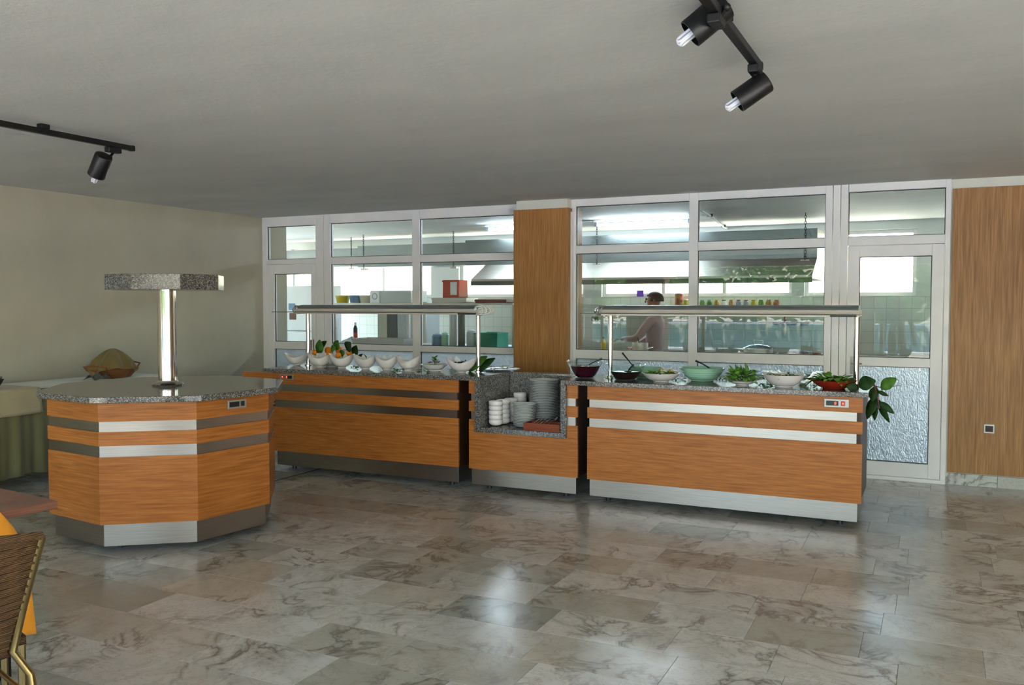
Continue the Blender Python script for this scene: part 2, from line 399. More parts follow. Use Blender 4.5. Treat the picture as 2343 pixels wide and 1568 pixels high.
for t in tiles[298:]: tile_geo(b, t[0], t[1], t[2], t[3])
o = b.build('floor_tile_field', 'marble', floor); o['kind'] = 'stuff'
struct(B().box(-5.262, -5.236, -3.1, -.2, -.004, .0006).build('trim_1', 'dark_joint'), 'dark expansion joint across the marble floor by the left counter', 'floor joint')
struct(B().box(-7.9, 6.6, YF-.7, .20, H, H+.2).build('ceiling', 'ceiling_plaster'), 'grey white rough plaster ceiling of the dining hall', 'ceiling')
struct(B().box(-7.85, -7.594, YF-.2, .55, -.02, H).build('wall_left', 'cream_paint'), 'plain cream painted wall on the left', 'wall')
XR = 6.4
g = B().box(XR, XR+.2, -1.6, .2, -.02, H); g.box(XR, XR+.2, YF-.2, -1.6, 2.4, H); g.box(XR, XR+.2, -6.4, -1.6, -.02, 2.4); g.box(XR, XR+.2, YF-.2, YF+.3, -.02, 2.4)  # the opening in this unseen wall is added to brighten the hall
struct(g.build('wall_right', 'cream_paint'), 'cream side wall right of the camera with wide openings added for daylight', 'wall')
struct(B().box(-60, -11.05, -10, 4.24, -.4, -.1).build('floor_side_yard', 'terrace_stone'), 'pale paved yard left of the kitchen', 'yard')
struct(B().box(6.6, 60, -95, 60, -.3, -.02).build('floor_side_terrace', 'terrace_stone'), 'unseen pale stone terrace added along the side of the hall', 'terrace')  # unseen ground added outside the side opening
wb = struct(B().box(.085, 6.6, .012, .2, -.02, H).build('wall_back', 'white_lintel'), 'back wall clad in brown wood veneer right of the door', 'wall')
for i in range(6):
    B().box(.10+i*1.2, min(6.4, .10+(i+1)*1.2-.003), -.006, .012, .103, 2.548).build('veneer_panel', 'veneer_upright', wb, bevel=.001)
for i in range(16):
    B().box(.083+i*.4, .083+(i+1)*.4-.002, -.016, .012, 0, .097).build('skirting_tile', 'marble', wb, bevel=.0015)
# pillar between the two window fronts
pl = estruct('wall_pillar', 'wood veneered pillar standing between the two kitchen window fronts', 'pillar', (-3.7, -.15, 0))
B((-3.7, -.15, 0)).box(-3.975, -3.404, -.145, .25, 2.538, H).build('cap', 'white_lintel', pl)
B((-3.7, -.15, 0)).box(-4.007, -3.394, -.15, .25, 0, 2.538).build('veneer_cladding', 'veneer_pillar', pl, bevel=.003)
B((-3.7, -.15, 0)).box(-3.394, -3.378, -.08, -.02, 0, 2.50).build('edge_strip', 'white_frame', pl)

def bar(par, x0, x1, z0, z1, y, d=.035, o=None, name='frame_bar'):
    return B(par.location).box(x0, x1, y-d, y+d, z0, z1).build(name, 'white_frame', par, bevel=.004)
def pane(par, x0, x1, z0, z1, y, mat='clear_glass'):
    B(par.location).box(x0-.008, x1+.008, y-.003, y+.003, z0-.008, z1+.008).build('pane', mat, par)
    g = B(par.location); y0 = y-.012
    for a in ((x0, x0+.006, z0, z1), (x1-.006, x1, z0, z1), (x0, x1, z0, z0+.006), (x0, x1, z1-.006, z1)): g.box(a[0], a[1], y0, y0+.01, a[2], a[3])
    g.build('gasket', 'black_plastic', par)
YL, YR = .135, 0.0
# left front: a door with a transom, then the long window
d1 = estruct('door_1', 'narrow white framed kitchen door at the left end of the windows', 'door', (-7.1, YL, 0))
bar(d1, -7.594, -7.524, 0, H, YL, .04); bar(d1, -6.769, -6.656, 0, H, YL, .04)
bar(d1, -7.524, -6.769, 2.512, H, YL, .04); bar(d1, -7.524, -6.769, 2.05, 2.1085, YL, .04)
pane(d1, -7.524, -6.769, 2.1085, 2.512, YL)
lf = [(-7.521, -7.417, .03, 2.047), (-6.841, -6.772, .03, 2.047), (-7.417, -6.841, 1.927, 2.047), (-7.417, -6.841, 1.005, 1.096), (-7.417, -6.841, .03, .16)]
for a in lf: bar(d1, *a, YL-.012, .03, name='leaf_bar')
pane(d1, -7.417, -6.841, 1.096, 1.927, YL-.005); pane(d1, -7.417, -6.841, .16, 1.005, YL-.005, 'patterned_glass')
B(d1.location).box(-6.835, -6.80, YL-.075, YL-.04, 1.0, 1.13).build('handle', 'brushed_steel', d1, bevel=.006)
w1 = estruct('window_1', 'white framed kitchen window front left of the wood pillar', 'window', (-5.3, YL, 0))
bar(w1, -6.652, -6.5565, 0, H, YL); bar(w1, -5.408, -5.309, 0, H, YL); bar(w1, -4.05, -3.95, 0, H, YL)
for x0, x1 in ((-6.5565, -5.408), (-5.309, -4.05)):
    bar(w1, x0, x1, 2.520, H, YL); bar(w1, x0, x1, 2.033, 2.1165, YL); bar(w1, x0, x1, 1.015, 1.084, YL); bar(w1, x0, x1, 0, .12, YL)
    pane(w1, x0, x1, 2.1165, 2.52, YL); pane(w1, x0, x1, 1.084, 2.033, YL); pane(w1, x0, x1, .12, 1.015, YL, 'patterned_glass')
# right front
w2 = estruct('window_2', 'white framed kitchen window front right of the wood pillar', 'window', (-2.1, YR, 0))
bar(w2, -3.44, -3.3535, 0, H, YR); bar(w2, -2.182, -2.095, 0, H, YR)
for x0, x1 in ((-.9317, -.872), (-.867, -.806), (-.801, -.741)): bar(w2, x0, x1, 0, H, YR)
for x0, x1 in ((-3.3535, -2.182), (-2.095, -.9317)):
    bar(w2, x0, x1, 2.5556, H, YR); bar(w2, x0, x1, 2.075, 2.1585, YR); bar(w2, x0, x1, 1.0, 1.092, YR); bar(w2, x0, x1, 0, .12, YR)
    pane(w2, x0, x1, 2.1585, 2.5556, YR); pane(w2, x0, x1, 1.092, 2.075, YR); pane(w2, x0, x1, .12, 1.0, YR, 'patterned_glass')
d2 = estruct('door_2', 'white framed glass door to the kitchen beside the veneer wall', 'door', (-.35, YR, 0))
bar(d2, .0434, .085, 0, H, YR, .04); bar(d2, -.737, .0434, 2.559, H, YR, .04); bar(d2, -.737, .0434, 2.082, 2.160, YR, .04)
pane(d2, -.737, .0434, 2.16, 2.559, YR)
for a in [(-.735, -.6376, .035, 2.078), (-.0532, .040, .035, 2.078), (-.6376, -.0532, 1.980, 2.078), (-.6376, -.0532, 1.0077, 1.0875), (-.6376, -.0532, .035, .1607)]: bar(d2, *a, YR-.012, .03, name='leaf_bar')
pane(d2, -.6376, -.0532, 1.0875, 1.98, YR-.005); pane(d2, -.6376, -.0532, .1607, 1.0077, YR-.005, 'patterned_glass')
B(d2.location).box(-.737, .085, -.05, .04, 0, .033).build('sill', 'white_frame', d2, bevel=.003)
hb = B(d2.location).box(-.70, -.675, -.048, -.04, .93, 1.09); hb.tube([(-.688, -.05, 1.03), (-.688, -.085, 1.03), (-.60, -.09, 1.03)], .008, 8); hb.build('handle', 'brushed_steel', d2, True)
# the open terrace front behind the camera
for i, x in enumerate((-6.15, -1.4, 2.6)):  # left column is widened to block the outdoor reflection over the cook
    struct(B((x, YF, 0)).box(x-(.2 if i else .45), x+(.2 if i else .45), YF-.2, YF+.2, 0, H-.25).build('wall_column', 'pink_render', bevel=.01), ('pink rendered column of the open terrace front, left one', 'pink rendered column of the open terrace front, middle one', 'pink rendered column of the open terrace front, right one')[i], 'column')
struct(B().box(-7.8, 6.6, YF-.2, YF+.2, H-.25, H).build('wall_lintel', 'white_lintel'), 'white lintel over the open terrace front', 'lintel')
struct(B().box(-60, 6.6, -95, YF-.2, -.3, -.02).build('floor_reflected_terrace', 'terrace_stone'), 'unseen pale stone terrace added outside the hall for reflections', 'terrace')  # unseen terrace, invented for the glass and steel to reflect
pool = thing('reflected_pool', 'large blue pool with a white rim, unseen and added for reflections', 'pool', (-4, -40, -.02))  # unseen pool, added as something blue for the glass to mirror
pb = B((-4, -40, -.02))
for a in ((-24, 16, -60.6, -60), (-24, 16, -21.6, -21), (-24, -23.4, -60, -21.6), (15.4, 16, -60, -21.6)): pb.box(*a, -.02, .05)
pb.build('rim', 'pool_rim', pool); B((-4, -40, -.02)).box(-23.4, 15.4, -60, -21.6, -.019, .02).build('water', 'pool_water', pool)
b = B((-3, -66, -.02))
for i in range(5000):
    x = random.uniform(-34, 24); z = random.uniform(.1, 4.6); y = -66+random.uniform(-1, 1)
    d = Vector((random.uniform(-1, 1), random.uniform(-.3, 1), random.uniform(-.2, 1)))
    b.leaf((x, y, z), d, (random.uniform(-1, 1), 1, .4), random.uniform(.5, .9), random.uniform(.3, .5))
tag(b.build('hedge', 'leaf_mid'), 'tall green hedge beyond the pool, unseen and added for reflections', 'hedge', kind='stuff')  # unseen hedge, added only as a backdrop in the reflections
struct(B().box(-60, 6.5, 4.25, 60, -.4, -.1).build('floor_yard', 'terrace_stone'), 'pale paved yard behind the kitchen windows', 'yard')

# ------------------------------------------------------------------ kitchen shell
struct(B().box(-10.9, 1.5, .5, 4.2, -.12, 0).build('floor_kitchen', 'grey_panel'), 'grey kitchen floor', 'floor')
struct(B().box(-10.9, 1.5, .2, 4.2, 2.632, 2.8).build('ceiling_kitchen', 'kitchen_paint'), 'white kitchen ceiling', 'ceiling')
g = B().box(-11.0, -10.8, .2, 1.2, 0, 2.632); g.box(-11.0, -10.8, 3.6, 4.2, 0, 2.632); g.box(-11.0, -10.8, 1.2, 3.6, 2.3, 2.632)
struct(g.build('wall_kitchen_left', 'kitchen_paint'), 'white end wall of the kitchen on the left with a wide doorway', 'wall')
g = B().box(1.3, 1.5, .2, 4.2, 0, 2.632)
struct(g.build('wall_kitchen_right', 'kitchen_paint'), 'white end wall of the kitchen on the right', 'wall')
struct(B().box(-10.9, -7.85, .40, .55, 0, 2.632).build('wall_kitchen_front', 'kitchen_paint'), 'white kitchen wall running left behind the dining wall', 'wall')
SILL, HEAD = 1.66, 2.52
ops = [(-10.3, -7.43), (-6.92, -4.78), (-4.5, -1.78), (-1.62, -.25), (.15, 1.25)]  # the last one is an unseen window added to brighten the kitchen
kb = struct(B().box(-10.9, 1.5, 3.90, 4.1, 0, SILL).build('wall_kitchen_back', 'wall_tiles'), 'tiled kitchen back wall with a band of bright windows', 'wall')
xs = [-10.9]+[q for p in ops for q in p]+[1.5]
g = B()
for i in range(0, len(xs), 2): g.box(xs[i], xs[i+1], 3.90, 4.1, SILL, HEAD)
g.box(-10.9, 1.5, 3.90, 4.1, HEAD, 2.632); g.build('upper_wall', 'kitchen_paint', kb)
for i, (x0, x1) in enumerate(ops):
    w = estruct('window_%d' % (i+3), ('bright kitchen back window behind the left window front', 'bright kitchen back window behind the wood pillar', 'bright kitchen back window under the extractor hood', 'bright kitchen back window seen through the glass door', 'unseen kitchen back window in the right corner, added for light')[i], 'window', ((x0+x1)/2, 4.0, SILL))
    bar(w, x0, x0+.05, SILL, HEAD, 4.0); bar(w, x1-.05, x1, SILL, HEAD, 4.0); bar(w, x0+.05, x1-.05, SILL, SILL+.05, 4.0); bar(w, x0+.05, x1-.05, HEAD-.05, HEAD, 4.0)
    n = max(1, round((x1-x0)/1.0)); st = (x1-x0-.1)/n
    for k in range(n):
        if k: bar(w, x0+.05+k*st-.025, x0+.05+k*st+.025, SILL+.05, HEAD-.05, 4.0)
        B(w.location).box(x0+.05+k*st, x0+.05+(k+1)*st, 3.998, 4.002, SILL+.05, HEAD-.05).build('pane', 'clear_glass', w)

# ------------------------------------------------------------------ buffet counters
ZB, ZT, ZG = .189, .926, .962           # panel bottom, panel top, granite top
STR = ((.602, .670), (.756, .818))      # steel strips
YFR, YKR, YBK = -2.05, -1.985, -1.40    # front panel, kick plate, back
def panels(par, o, x0, x1, y, names=True):
    for z0, z1 in ((ZB, STR[0][0]), (STR[0][1], STR[1][0]), (STR[1][1], ZT)):
        B(o).box(x0, x1, y, y+.02, z0, z1).build('front_panel', 'veneer', par, bevel=.0015)
def strips(par, o, x0, x1, y):
    for z0, z1 in STR: B(o).box(x0, x1, y, y+.012, z0-.004, z1+.004).build('steel_strip', 'brushed_steel', par)
def controls(par, o, c, ax, ay, w=.15, h=.056, lit=True):
    """control plate with a display and a rocker switch; ax along the face, ay out of the face"""
    c = Vector(c); ax = Vector(ax); ay = Vector(ay); az = Vector((0, 0, 1))
    p = B(o).obox(c, ax, ay, az, w/2, .004, h/2).build('control_plate', 'grey_plate', par, bevel=.002)
    q = B(o).obox(c-ax*w*.17+ay*.005, ax, ay, az, w*.25, .003, h*.28).build('display', 'black_plastic', p)
    B(o).obox(c+ax*w*.27+ay*.006, ax, ay, az, w*.085, .004, h*.28).build('switch', 'jar_red' if lit else 'black_plastic', p)
    if lit:
        g = B(o); d = c-ax*w*.04+ay*.0085
        for dz, hx, hz in ((.008, .0045, .001), (0, .0045, .001), (-.008, .0045, .001)): g.obox(d+az*dz, ax, ay, az, hx, .0006, hz)
        for dx, dz in ((-.0045, .004), (.0045, .004), (.0045, -.004), (-.0045, -.004)): g.obox(d+ax*dx+az*dz, ax, ay, az, .001, .0006, .0038)
        g.obox(c+ax*w*.27+ay*.0105, ax, ay, az, w*.03, .0006, h*.1)
        g.build('red_figure', 'red_led', p)['kind'] = 'stuff'
def counter(name, label, x0, x1, kx0, kx1, sx0, sx1):
    o = Vector(((x0+x1)/2, YFR, 0)); t = thing(name, label, 'counter', o)
    B(o).box(x0+.012, x1-.012, YFR+.02, YBK, ZB, ZT).build('carcass', 'dark_side', t)
    panels(t, o, x0, x1, YFR); strips(t, o, sx0, sx1, YFR+.045-.045+.019-.0125)
    B(o).box(kx0, kx1, YKR, YBK+.02, .046, ZB).build('kick_plate', 'brushed_steel', t, bevel=.001)
    for x in (kx0+.12, kx1-.12):
        for y in (YKR+.1, YBK-.1): B(o).lathe([(.02, 0), (.02, .046)], (x, y, 0), 12).build('foot', 'black_plastic', t)
    return t, o
# The strips sit in grooves: the carcass front is set back there
cl, ol = counter('buffet_counter', 'left orange veneer buffet counter with two steel strips and granite top', -5.596, -3.610, -5.604, -3.644, -5.57, -3.625)
B(ol).box(-5.69, -3.583, -2.085, -1.38, ZT, ZG).build('granite_top', 'granite', cl, bevel=.003)
controls(cl, ol, (-5.425, YFR-.004, .886), (-1, 0, 0), (0, -1, 0), .155, .05)
B(ol).box(-5.96, -5.597, YFR, YFR+.035, .850, .918).build('side_flap', 'veneer', cl, bevel=.002)
B(ol).box(-5.705, -5.602, -1.93, -1.45, .25, .74).build('side_cover', 'reddish_wood', cl)
for i in range(12): B(ol).obox((-5.655, -1.936, .30+i*.035), (1, 0, 0), (0, .9, .4), (0, -.4, .9), .04, .009, .004).build('louvre', 'grey_panel', cl)
B(ol).box(-5.70, -5.598, -2.0, -1.9, .752, .822).build('strip_end', 'brushed_steel', cl)
cr, orr = counter('buffet_counter', 'right orange veneer buffet counter with bright steel strips, next to the glass door', -2.456, -.449, -2.458, -.479, -2.44, -.487)
B(orr).box(-2.629, -.412, -2.085, -1.38, ZT, ZG).build('granite_top', 'granite', cr, bevel=.003)
controls(cr, orr, (-.619, YFR-.004, .878), (1, 0, 0), (0, -1, 0), .16, .058)
# middle unit with the open granite niche
om = Vector((-3.02, YFR, 0)); cm = thing('plate_niche_unit', 'narrow veneer unit between the counters with an open granite niche for plates', 'counter', om)
NX0, NX1, NZ = -3.441, -2.630, .502
for x0, x1 in ((-3.509, NX0-.001), (NX1+.001, -2.537)):
    for z0, z1 in ((NZ, STR[0][0]), (STR[0][1], STR[1][0]), (STR[1][1], ZT)): B(om).box(x0, x1, YFR, YFR+.02, z0, z1).build('front_panel', 'veneer', cm, bevel=.0015)
for z0, z1 in STR:
    for x0, x1 in ((-3.49, NX0-.001), (NX1+.001, -2.556)): B(om).box(x0, x1, YFR+.007, YFR+.019, z0-.004, z1+.004).build('steel_strip', 'brushed_steel', cm)
B(om).box(-3.509, -2.537, YFR, YFR+.02, ZB, NZ-.001).build('front_panel', 'veneer', cm, bevel=.0015)
B(om).box(-3.516, -2.574, YKR, YBK+.02, .046, ZB).build('kick_plate', 'brushed_steel', cm, bevel=.001)
b = B(om); b.box(-3.497, -2.549, YFR+.02, YBK, ZB, NZ-.001); b.box(-3.497, NX0-.001, YFR+.02, YBK, NZ, ZT); b.box(NX1+.001, -2.549, YFR+.02, YBK, NZ, ZT-.001); b.build('carcass', 'dark_side', cm)
for x in (-3.4, -2.7):
    for y in (YKR+.1, YBK-.1): B(om).lathe([(.02, 0), (.02, .046)], (x, y, 0), 12).build('foot', 'black_plastic', cm)
B(om).box(NX0, NX0+.046, -2.075, -1.44, NZ+.041, ZG).build('niche_side', 'granite', cm, bevel=.002)
B(om).box(NX1-.042, NX1, -2.075, -1.44, NZ+.041, ZG).build('niche_side', 'granite', cm, bevel=.002)
B(om).box(NX0, NX1, -2.075, -1.44, NZ, NZ+.04).build('niche_floor', 'granite', cm, bevel=.002)
B(om).box(NX0+.047, NX1-.043, -1.50, -1.441, NZ+.041, ZG).build('niche_back', 'granite', cm, bevel=.002)
B(om).box(-3.578, NX0-.001, -2.085, -1.38, ZT+.0005, ZG).build('granite_top', 'granite', cm, bevel=.003)
B(om).box(NX0+.047, NX1-.043, -1.4405, -1.38, ZT, ZG).build('granite_top', 'granite', cm, bevel=.003)
# heated hoods on two posts over each counter
def hood(name, label, xp0, xp1, x0, x1, glass0, glass1, white_cap):
    yc = -1.60; o = Vector(((xp0+xp1)/2, yc, ZG)); t = thing(name, label, 'hood', o)
    for x in (xp0, xp1):
        p = B(o).lathe([(.02, ZG), (.02, 1.47)], (x, yc, 0), 20).build('post', 'polished_steel', t, True)
        B(o).lathe([(.034, ZG), (.034, ZG+.008), (.022, ZG+.012)], (x, yc, 0), 20).build('flange', 'polished_steel', p, True)
    B(o).extr([(yc-.11, 1.468), (yc+.11, 1.468), (yc+.11, 1.482), (yc-.11, 1.482)], x0, x1).build('lower_rail', 'aluminium', t, bevel=.002)
    B(o).extr([(yc-.108, 1.488), (yc+.108, 1.488), (yc+.10, 1.518), (yc-.10, 1.518)], x0, x1).build('front_rail', 'aluminium', t, bevel=.003)
    B(o).extr([(yc+.097*math.cos(a), 1.518+.036*math.sin(a)) for a in [i*PI/12 for i in range(13)]], x0+.01, x1-.01).build('curved_cover', 'dark_cover', t, True)
    B(o).box(glass0, glass1, yc-.19, yc+.19, 1.4825, 1.4875).build('glass_shelf', 'clear_glass', t)
    B(o).box(glass0, glass1, yc-.1925, yc-.1903, 1.482, 1.488).build('shelf_edge', 'dark_panel', t)
    B(o).box(x1-.20, x1-.02, yc-.116, yc-.1105, 1.469, 1.484).build('maker_plate', 'black_plastic', t)
    for sx, xe in ((-1, x0), (1, x1)) if white_cap else ((-1, x0),):
        m = 'white_plastic' if (white_cap and sx > 0) else 'polished_steel'
        cap = None
        for k in range(7):                           # curved prongs of the end guard
            a = -1.2+k*.4; yy = yc+.095*math.sin(a)
            pts = [(xe-sx*.03, yy, 1.535), (xe+sx*.045*math.cos(a), yy*1.0, 1.545), (xe+sx*.085*math.cos(a), yy, 1.52), (xe+sx*.09*math.cos(a), yy, 1.495), (xe+sx*.06*math.cos(a), yy, 1.474), (xe-sx*.02, yy, 1.468)]
            B(o).tube(pts, .0055, 6).build('guard_prong', m, t, True)
    if white_cap:
        b = B(o)
        def fn(u, w):
            a = u*2*PI; ph = .12+w*PI*.44; return (x1-.055+.095*math.sin(ph), yc+.105*math.cos(ph)*math.cos(a), 1.508+.05*math.cos(ph)*math.sin(a))
        b.grid(fn, 48, 8, True); b.bm.faces.ensure_lookup_table()
        bmesh.ops.delete(b.bm, geom=[f for i, f in enumerate(b.bm.faces) if (i % 48) % 4 == 3 and 0 < i//48 < 6], context='FACES')
        b.build('slotted_cap', 'white_plastic', t, True, solid=.004)
    return t
hood('heat_lamp_hood', 'long steel heated hood over the left counter with a white slotted end cap', -5.535, -3.657, -5.60, -3.60, -5.82, -3.66, True)
hood('heat_lamp_hood', 'long steel heated hood over the right counter', -2.425, -.531, -2.47, -.505, -2.62, -.52, False)

# ------------------------------------------------------------------ octagonal island with its granite canopy
IC = Vector((-4.86, -3.98, 0)); A0 = math.radians(14.6); IR = .759
isl = thing('octagonal_island', 'octagonal veneer island with granite top and a steel column carrying a granite canopy', 'island', IC)
def octa(R, a0=A0): return [(IC.x+R*math.cos(a0+k*PI/4), IC.y+R*math.sin(a0+k*PI/4)) for k in range(8)]
IZT = .955
def ring_face(k, R, z0, z1, name, mat, th=.018, trim=0.0):
    p = [Vector((x, y)) for x, y in octa(R)]; q = [Vector((x, y)) for x, y in octa(R-th)]
    a, b2, c, d = p[k], p[(k+1) % 8], q[(k+1) % 8], q[k]
    if trim: e = (b2-a).normalized()*trim; a, b2, c, d = a+e, b2-e, c-e, d+e
    return B(IC).prism([tuple(a), tuple(b2), tuple(c), tuple(d)], z0, z1).build(name, mat, isl)
for k in range(8):
    for z0, z1 in ((ZB, .612), (.682, .770), (.834, IZT)): ring_face(k, IR, z0, z1, 'front_panel', 'veneer')
    for z0, z1 in ((.608, .686), (.766, .838)): ring_face(k, IR-.008, z0, z1, 'steel_strip', 'brushed_steel', .008)
    ring_face(k, IR-.035, .046, ZB, 'kick_plate', 'brushed_steel', .01)
B(IC).prism(octa(IR-.02), ZB, IZT-.001).build('carcass', 'dark_side', isl)
for k in range(0, 8, 2):
    x, y = octa(IR-.2)[k]; B(IC).lathe([(.02, 0), (.02, .05)], (x, y, 0), 12).build('foot', 'black_plastic', isl)
def round_octa(R, rc):
    pts = octa(R); out = []
    for k in range(8):
        a, c, d = Vector(pts[k-1]), Vector(pts[k]), Vector(pts[(k+1) % 8])
        for t in [i/5 for i in range(6)]:
            p0 = c+(a-c).normalized()*rc; p1 = c+(d-c).normalized()*rc
            out.append(tuple(p0*(1-t)**2+c*2*t*(1-t)+p1*t*t))
    return out
B(IC).prism(round_octa(IR+.075, .09), IZT, .995).build('granite_top', 'granite', isl, bevel=.004)
B(IC).lathe([(.064, .995), (.064, 1.66)], (IC.x, IC.y, 0), 40).build('column', 'polished_steel', isl, True)
B(IC).lathe([(.105, .995), (.107, 1.004), (.10, 1.012), (.07, 1.020), (.066, 1.03)], (IC.x, IC.y, 0), 40).build('column_flange', 'polished_steel', isl, True)
B(IC).prism(octa(.398), 1.66, 1.765).build('canopy', 'granite', isl, bevel=.003)
fa, fb = [Vector((*octa(IR)[k], 0)) for k in (7, 0)]
ax = (fb-fa).normalized(); nn = Vector((ax.y, -ax.x, 0))
controls(isl, IC, fa+ax*.60*.52+nn*.004+Vector((0, 0, .905)), ax, nn, .15, .058, False)

# ------------------------------------------------------------------ tableware and food on the buffet
def shell(b, c, rfn, zfn, n=40, m=7, th=.004):
    """bowl shell: outer side from foot to rim, then the inner side back down; rfn, zfn of (t, angle)"""
    c = Vector(c)
    def fn(u, w):
        a = u*2*PI
        if w <= .5: t = w*2; r, z = rfn(t, a), zfn(t, a)
        else: t = (1-w)*2; r, z = max(.002, rfn(t, a)-th*(1 if t > .15 else 1)), zfn(t, a)+th*(1-t)
        return c+Vector((r*math.cos(a), r*math.sin(a), z))
    b.grid(fn, n, m*2, True, True, True); return b
def boat_bowl(label, x, y, w, h, rz=0, group='white corner bowls on the left counter', z=ZG):
    t = thing('corner_bowl', label, 'bowl', (x, y, z), group); t.rotation_euler[2] = rz
    R = w*.58
    end = lambda a: abs(math.cos(a))
    rf = lambda t_, a: max(.036, R*(.74+.26*end(a)**5*t_**1.6)*math.sin(.36+t_*1.21))
    zf = lambda t_, a: .010+(h*.68*(1-math.cos(.15+t_*1.40))/1.0+h*.40*end(a)**2.2*t_**2.4)
    shell(B(), (0, 0, 0), rf, zf, 48, 8).build('bowl_body', 'white_ceramic', t, True, angle=60)
    B().lathe([(.034, 0), (.038, .006), (.036, .016)], (0, 0, 0), 24).build('foot_ring', 'white_ceramic', t, True)
    return t
def leaves(b, c, r, n, L, W, zr=(.0, .03), upw=.6, seed=1):
    rnd = random.Random(seed); c = Vector(c)
    for i in range(n):
        a = rnd.uniform(0, 2*PI); q = r*math.sqrt(rnd.random())
        d = Vector((math.cos(a)*1.0, math.sin(a)*1.0, rnd.uniform(-.1, upw)))
        b.leaf(c+Vector((math.cos(a)*q, math.sin(a)*q, rnd.uniform(*zr))), d, (rnd.uniform(-.5, .5), rnd.uniform(-.5, .5), 1), L*rnd.uniform(.7, 1.2), W*rnd.uniform(.7, 1.2), rnd.uniform(.1, .6))
    return b
def on(u, v): p = at(u, v, Z=ZG); return p.x, p.y
rw = YAW*-1   # turn things square to the viewer
bw = [('white corner bowl at the far left end of the left counter', 673, 838, .207, .108), ('white corner bowl in front of the left hood post', 727, 842, .215, .118), ('white corner bowl right in front of the oranges', 777, 844, .216, .122),
      ('white corner bowl just right of the oranges, fourth from the left', 832, 846, .205, .12), ('white corner bowl with the green leaf behind it', 881, 848, .196, .118), ('white corner bowl next to the round white dish', 930, 850, .19, .118)]
for i, (lb, u, v, w, h) in enumerate(bw):
    x, y = on(u, v); y += .075; x -= .03
    t = boat_bowl(lb, x, y, w, h, rz=.44+random.uniform(-.06, .06))
    if i: B().lathe([(.002, .062), (w*.30, .060), (w*.31, .052), (.002, .05)], (0, 0, 0), 20).build('dressing', ('white_ceramic', 'lettuce_pale', 'lettuce_pale', 'yellow_pepper', 'lettuce_pale', 'white_ceramic')[i], t, True)
    if i in (1, 2, 3, 4):
        g = B()
        for k in range(2): g.leaf((-.02+.03*k, .03, .06), (-.2+.5*k, .2, 1), (0, -1, .2), .075, .05, .05, .02)
        g.build('folded_napkin', 'napkin_cloth', t, solid=.002)['kind'] = 'stuff'
x, y = on(990, 852); y += .10; x -= .04
t = thing('round_dish', 'round white footed dish with a parsley sprig on the left counter', 'dish', (x, y, ZG))
shell(B(), (0, 0, 0), lambda q, a: .055+(.122-.055)*q**.7, lambda q, a: .012+.052*q**1.2, 40, 6).build('dish_body', 'white_ceramic', t, True, angle=60)
B().lathe([(.05, 0), (.056, .006), (.052, .014)], (0, 0, 0), 28).build('foot_ring', 'white_ceramic', t, True)
B().lathe([(.002, .062), (.085, .058), (.09, .048), (.002, .045)], (0, 0, 0), 24).build('food', 'lettuce_pale', t, True)
g = B(); leaves(g, (0, 0, .07), .05, 26, .03, .016, (0, .012), 1.0, 3); g.build('chopped_food', 'radish', t)['kind'] = 'stuff'
g = B()
for k in range(14): a = k*2.4; g.leaf((.008*math.cos(a), .008*math.sin(a), .075+.004*k), (math.cos(a), math.sin(a), .9), (0, 0, 1), .038, .026, .3)
g.tube([(0, 0, .055), (0, 0, .125)], .003, 6); g.build('parsley_sprig', 'leaf_mid', t)['kind'] = 'stuff'
x, y = on(1052, 855); y += .085; x -= .03
t = boat_bowl('white corner bowl with dark olives, nearest the right post of the left hood', x, y, .24, .118, .30)
g = B(); leaves(g, (0, 0, .075), .06, 24, .045, .018, (0, .02), .8, 5); g.build('dark_salad', 'radish', t)['kind'] = 'stuff'
for k in range(5): a = k*1.3; B().ball((-.03+.03*math.cos(a), -.02+.03*math.sin(a), .088), .011, 10, (1, 1, .8)).build('olive', 'black_plastic', t, True)
g = B(); g.leaf((-.03, .03, .06), (-.35, .1, 1), (0, -1, .2), .085, .06, .05, .02); g.build('folded_napkin', 'napkin_cloth', t, solid=.002)
# oranges in a white bowl with leafy twigs behind the corner bowls
ob = at(760, 826, Y=-1.62)
t = thing('fruit_bowl', 'wide white bowl holding the oranges behind the corner bowls', 'bowl', (ob.x, -1.60, ZG))
shell(B(), (0, 0, 0), lambda q, a: .06+.10*q**.8, lambda q, a: .008+.062*q**1.3, 40, 6).build('bowl_body', 'white_ceramic', t, True, angle=60)
B().lathe([(.065, 0), (.07, .005), (.066, .01)], (0, 0, 0), 28).build('foot_ring', 'white_ceramic', t, True)
ors = [(722, 808, -1.66, 'leftmost orange, half hidden by a large leaf'), (751, 802, -1.58, 'upper left orange between the leaves'), (755, 813, -1.72, 'lowest orange, just above the corner bowls'), (776, 802, -1.60, 'upper middle orange of the pile'), (774, 813, -1.74, 'small orange low in the middle of the pile'), (800, 807, -1.66, 'rightmost orange below the dark leaf')]
for i, (u, v, yy, lb) in enumerate(ors):
    p = at(u, v, Y=yy); r = .036 if i != 4 else .028
    t = thing('orange', lb+' in the white bowl', 'orange', (p.x, p.y, p.z-r), 'oranges in the white bowl')
    B().ball((0, 0, r), r, 20, (1, 1, .94)).build('peel', 'orange_peel', t, True, angle=0)
    B().lathe([(.004, 2*r*.955), (.005, 2*r*.96), (.0015, 2*r*.98)], (0, 0, 0), 8).build('stem_end', 'leaf_mid', t)
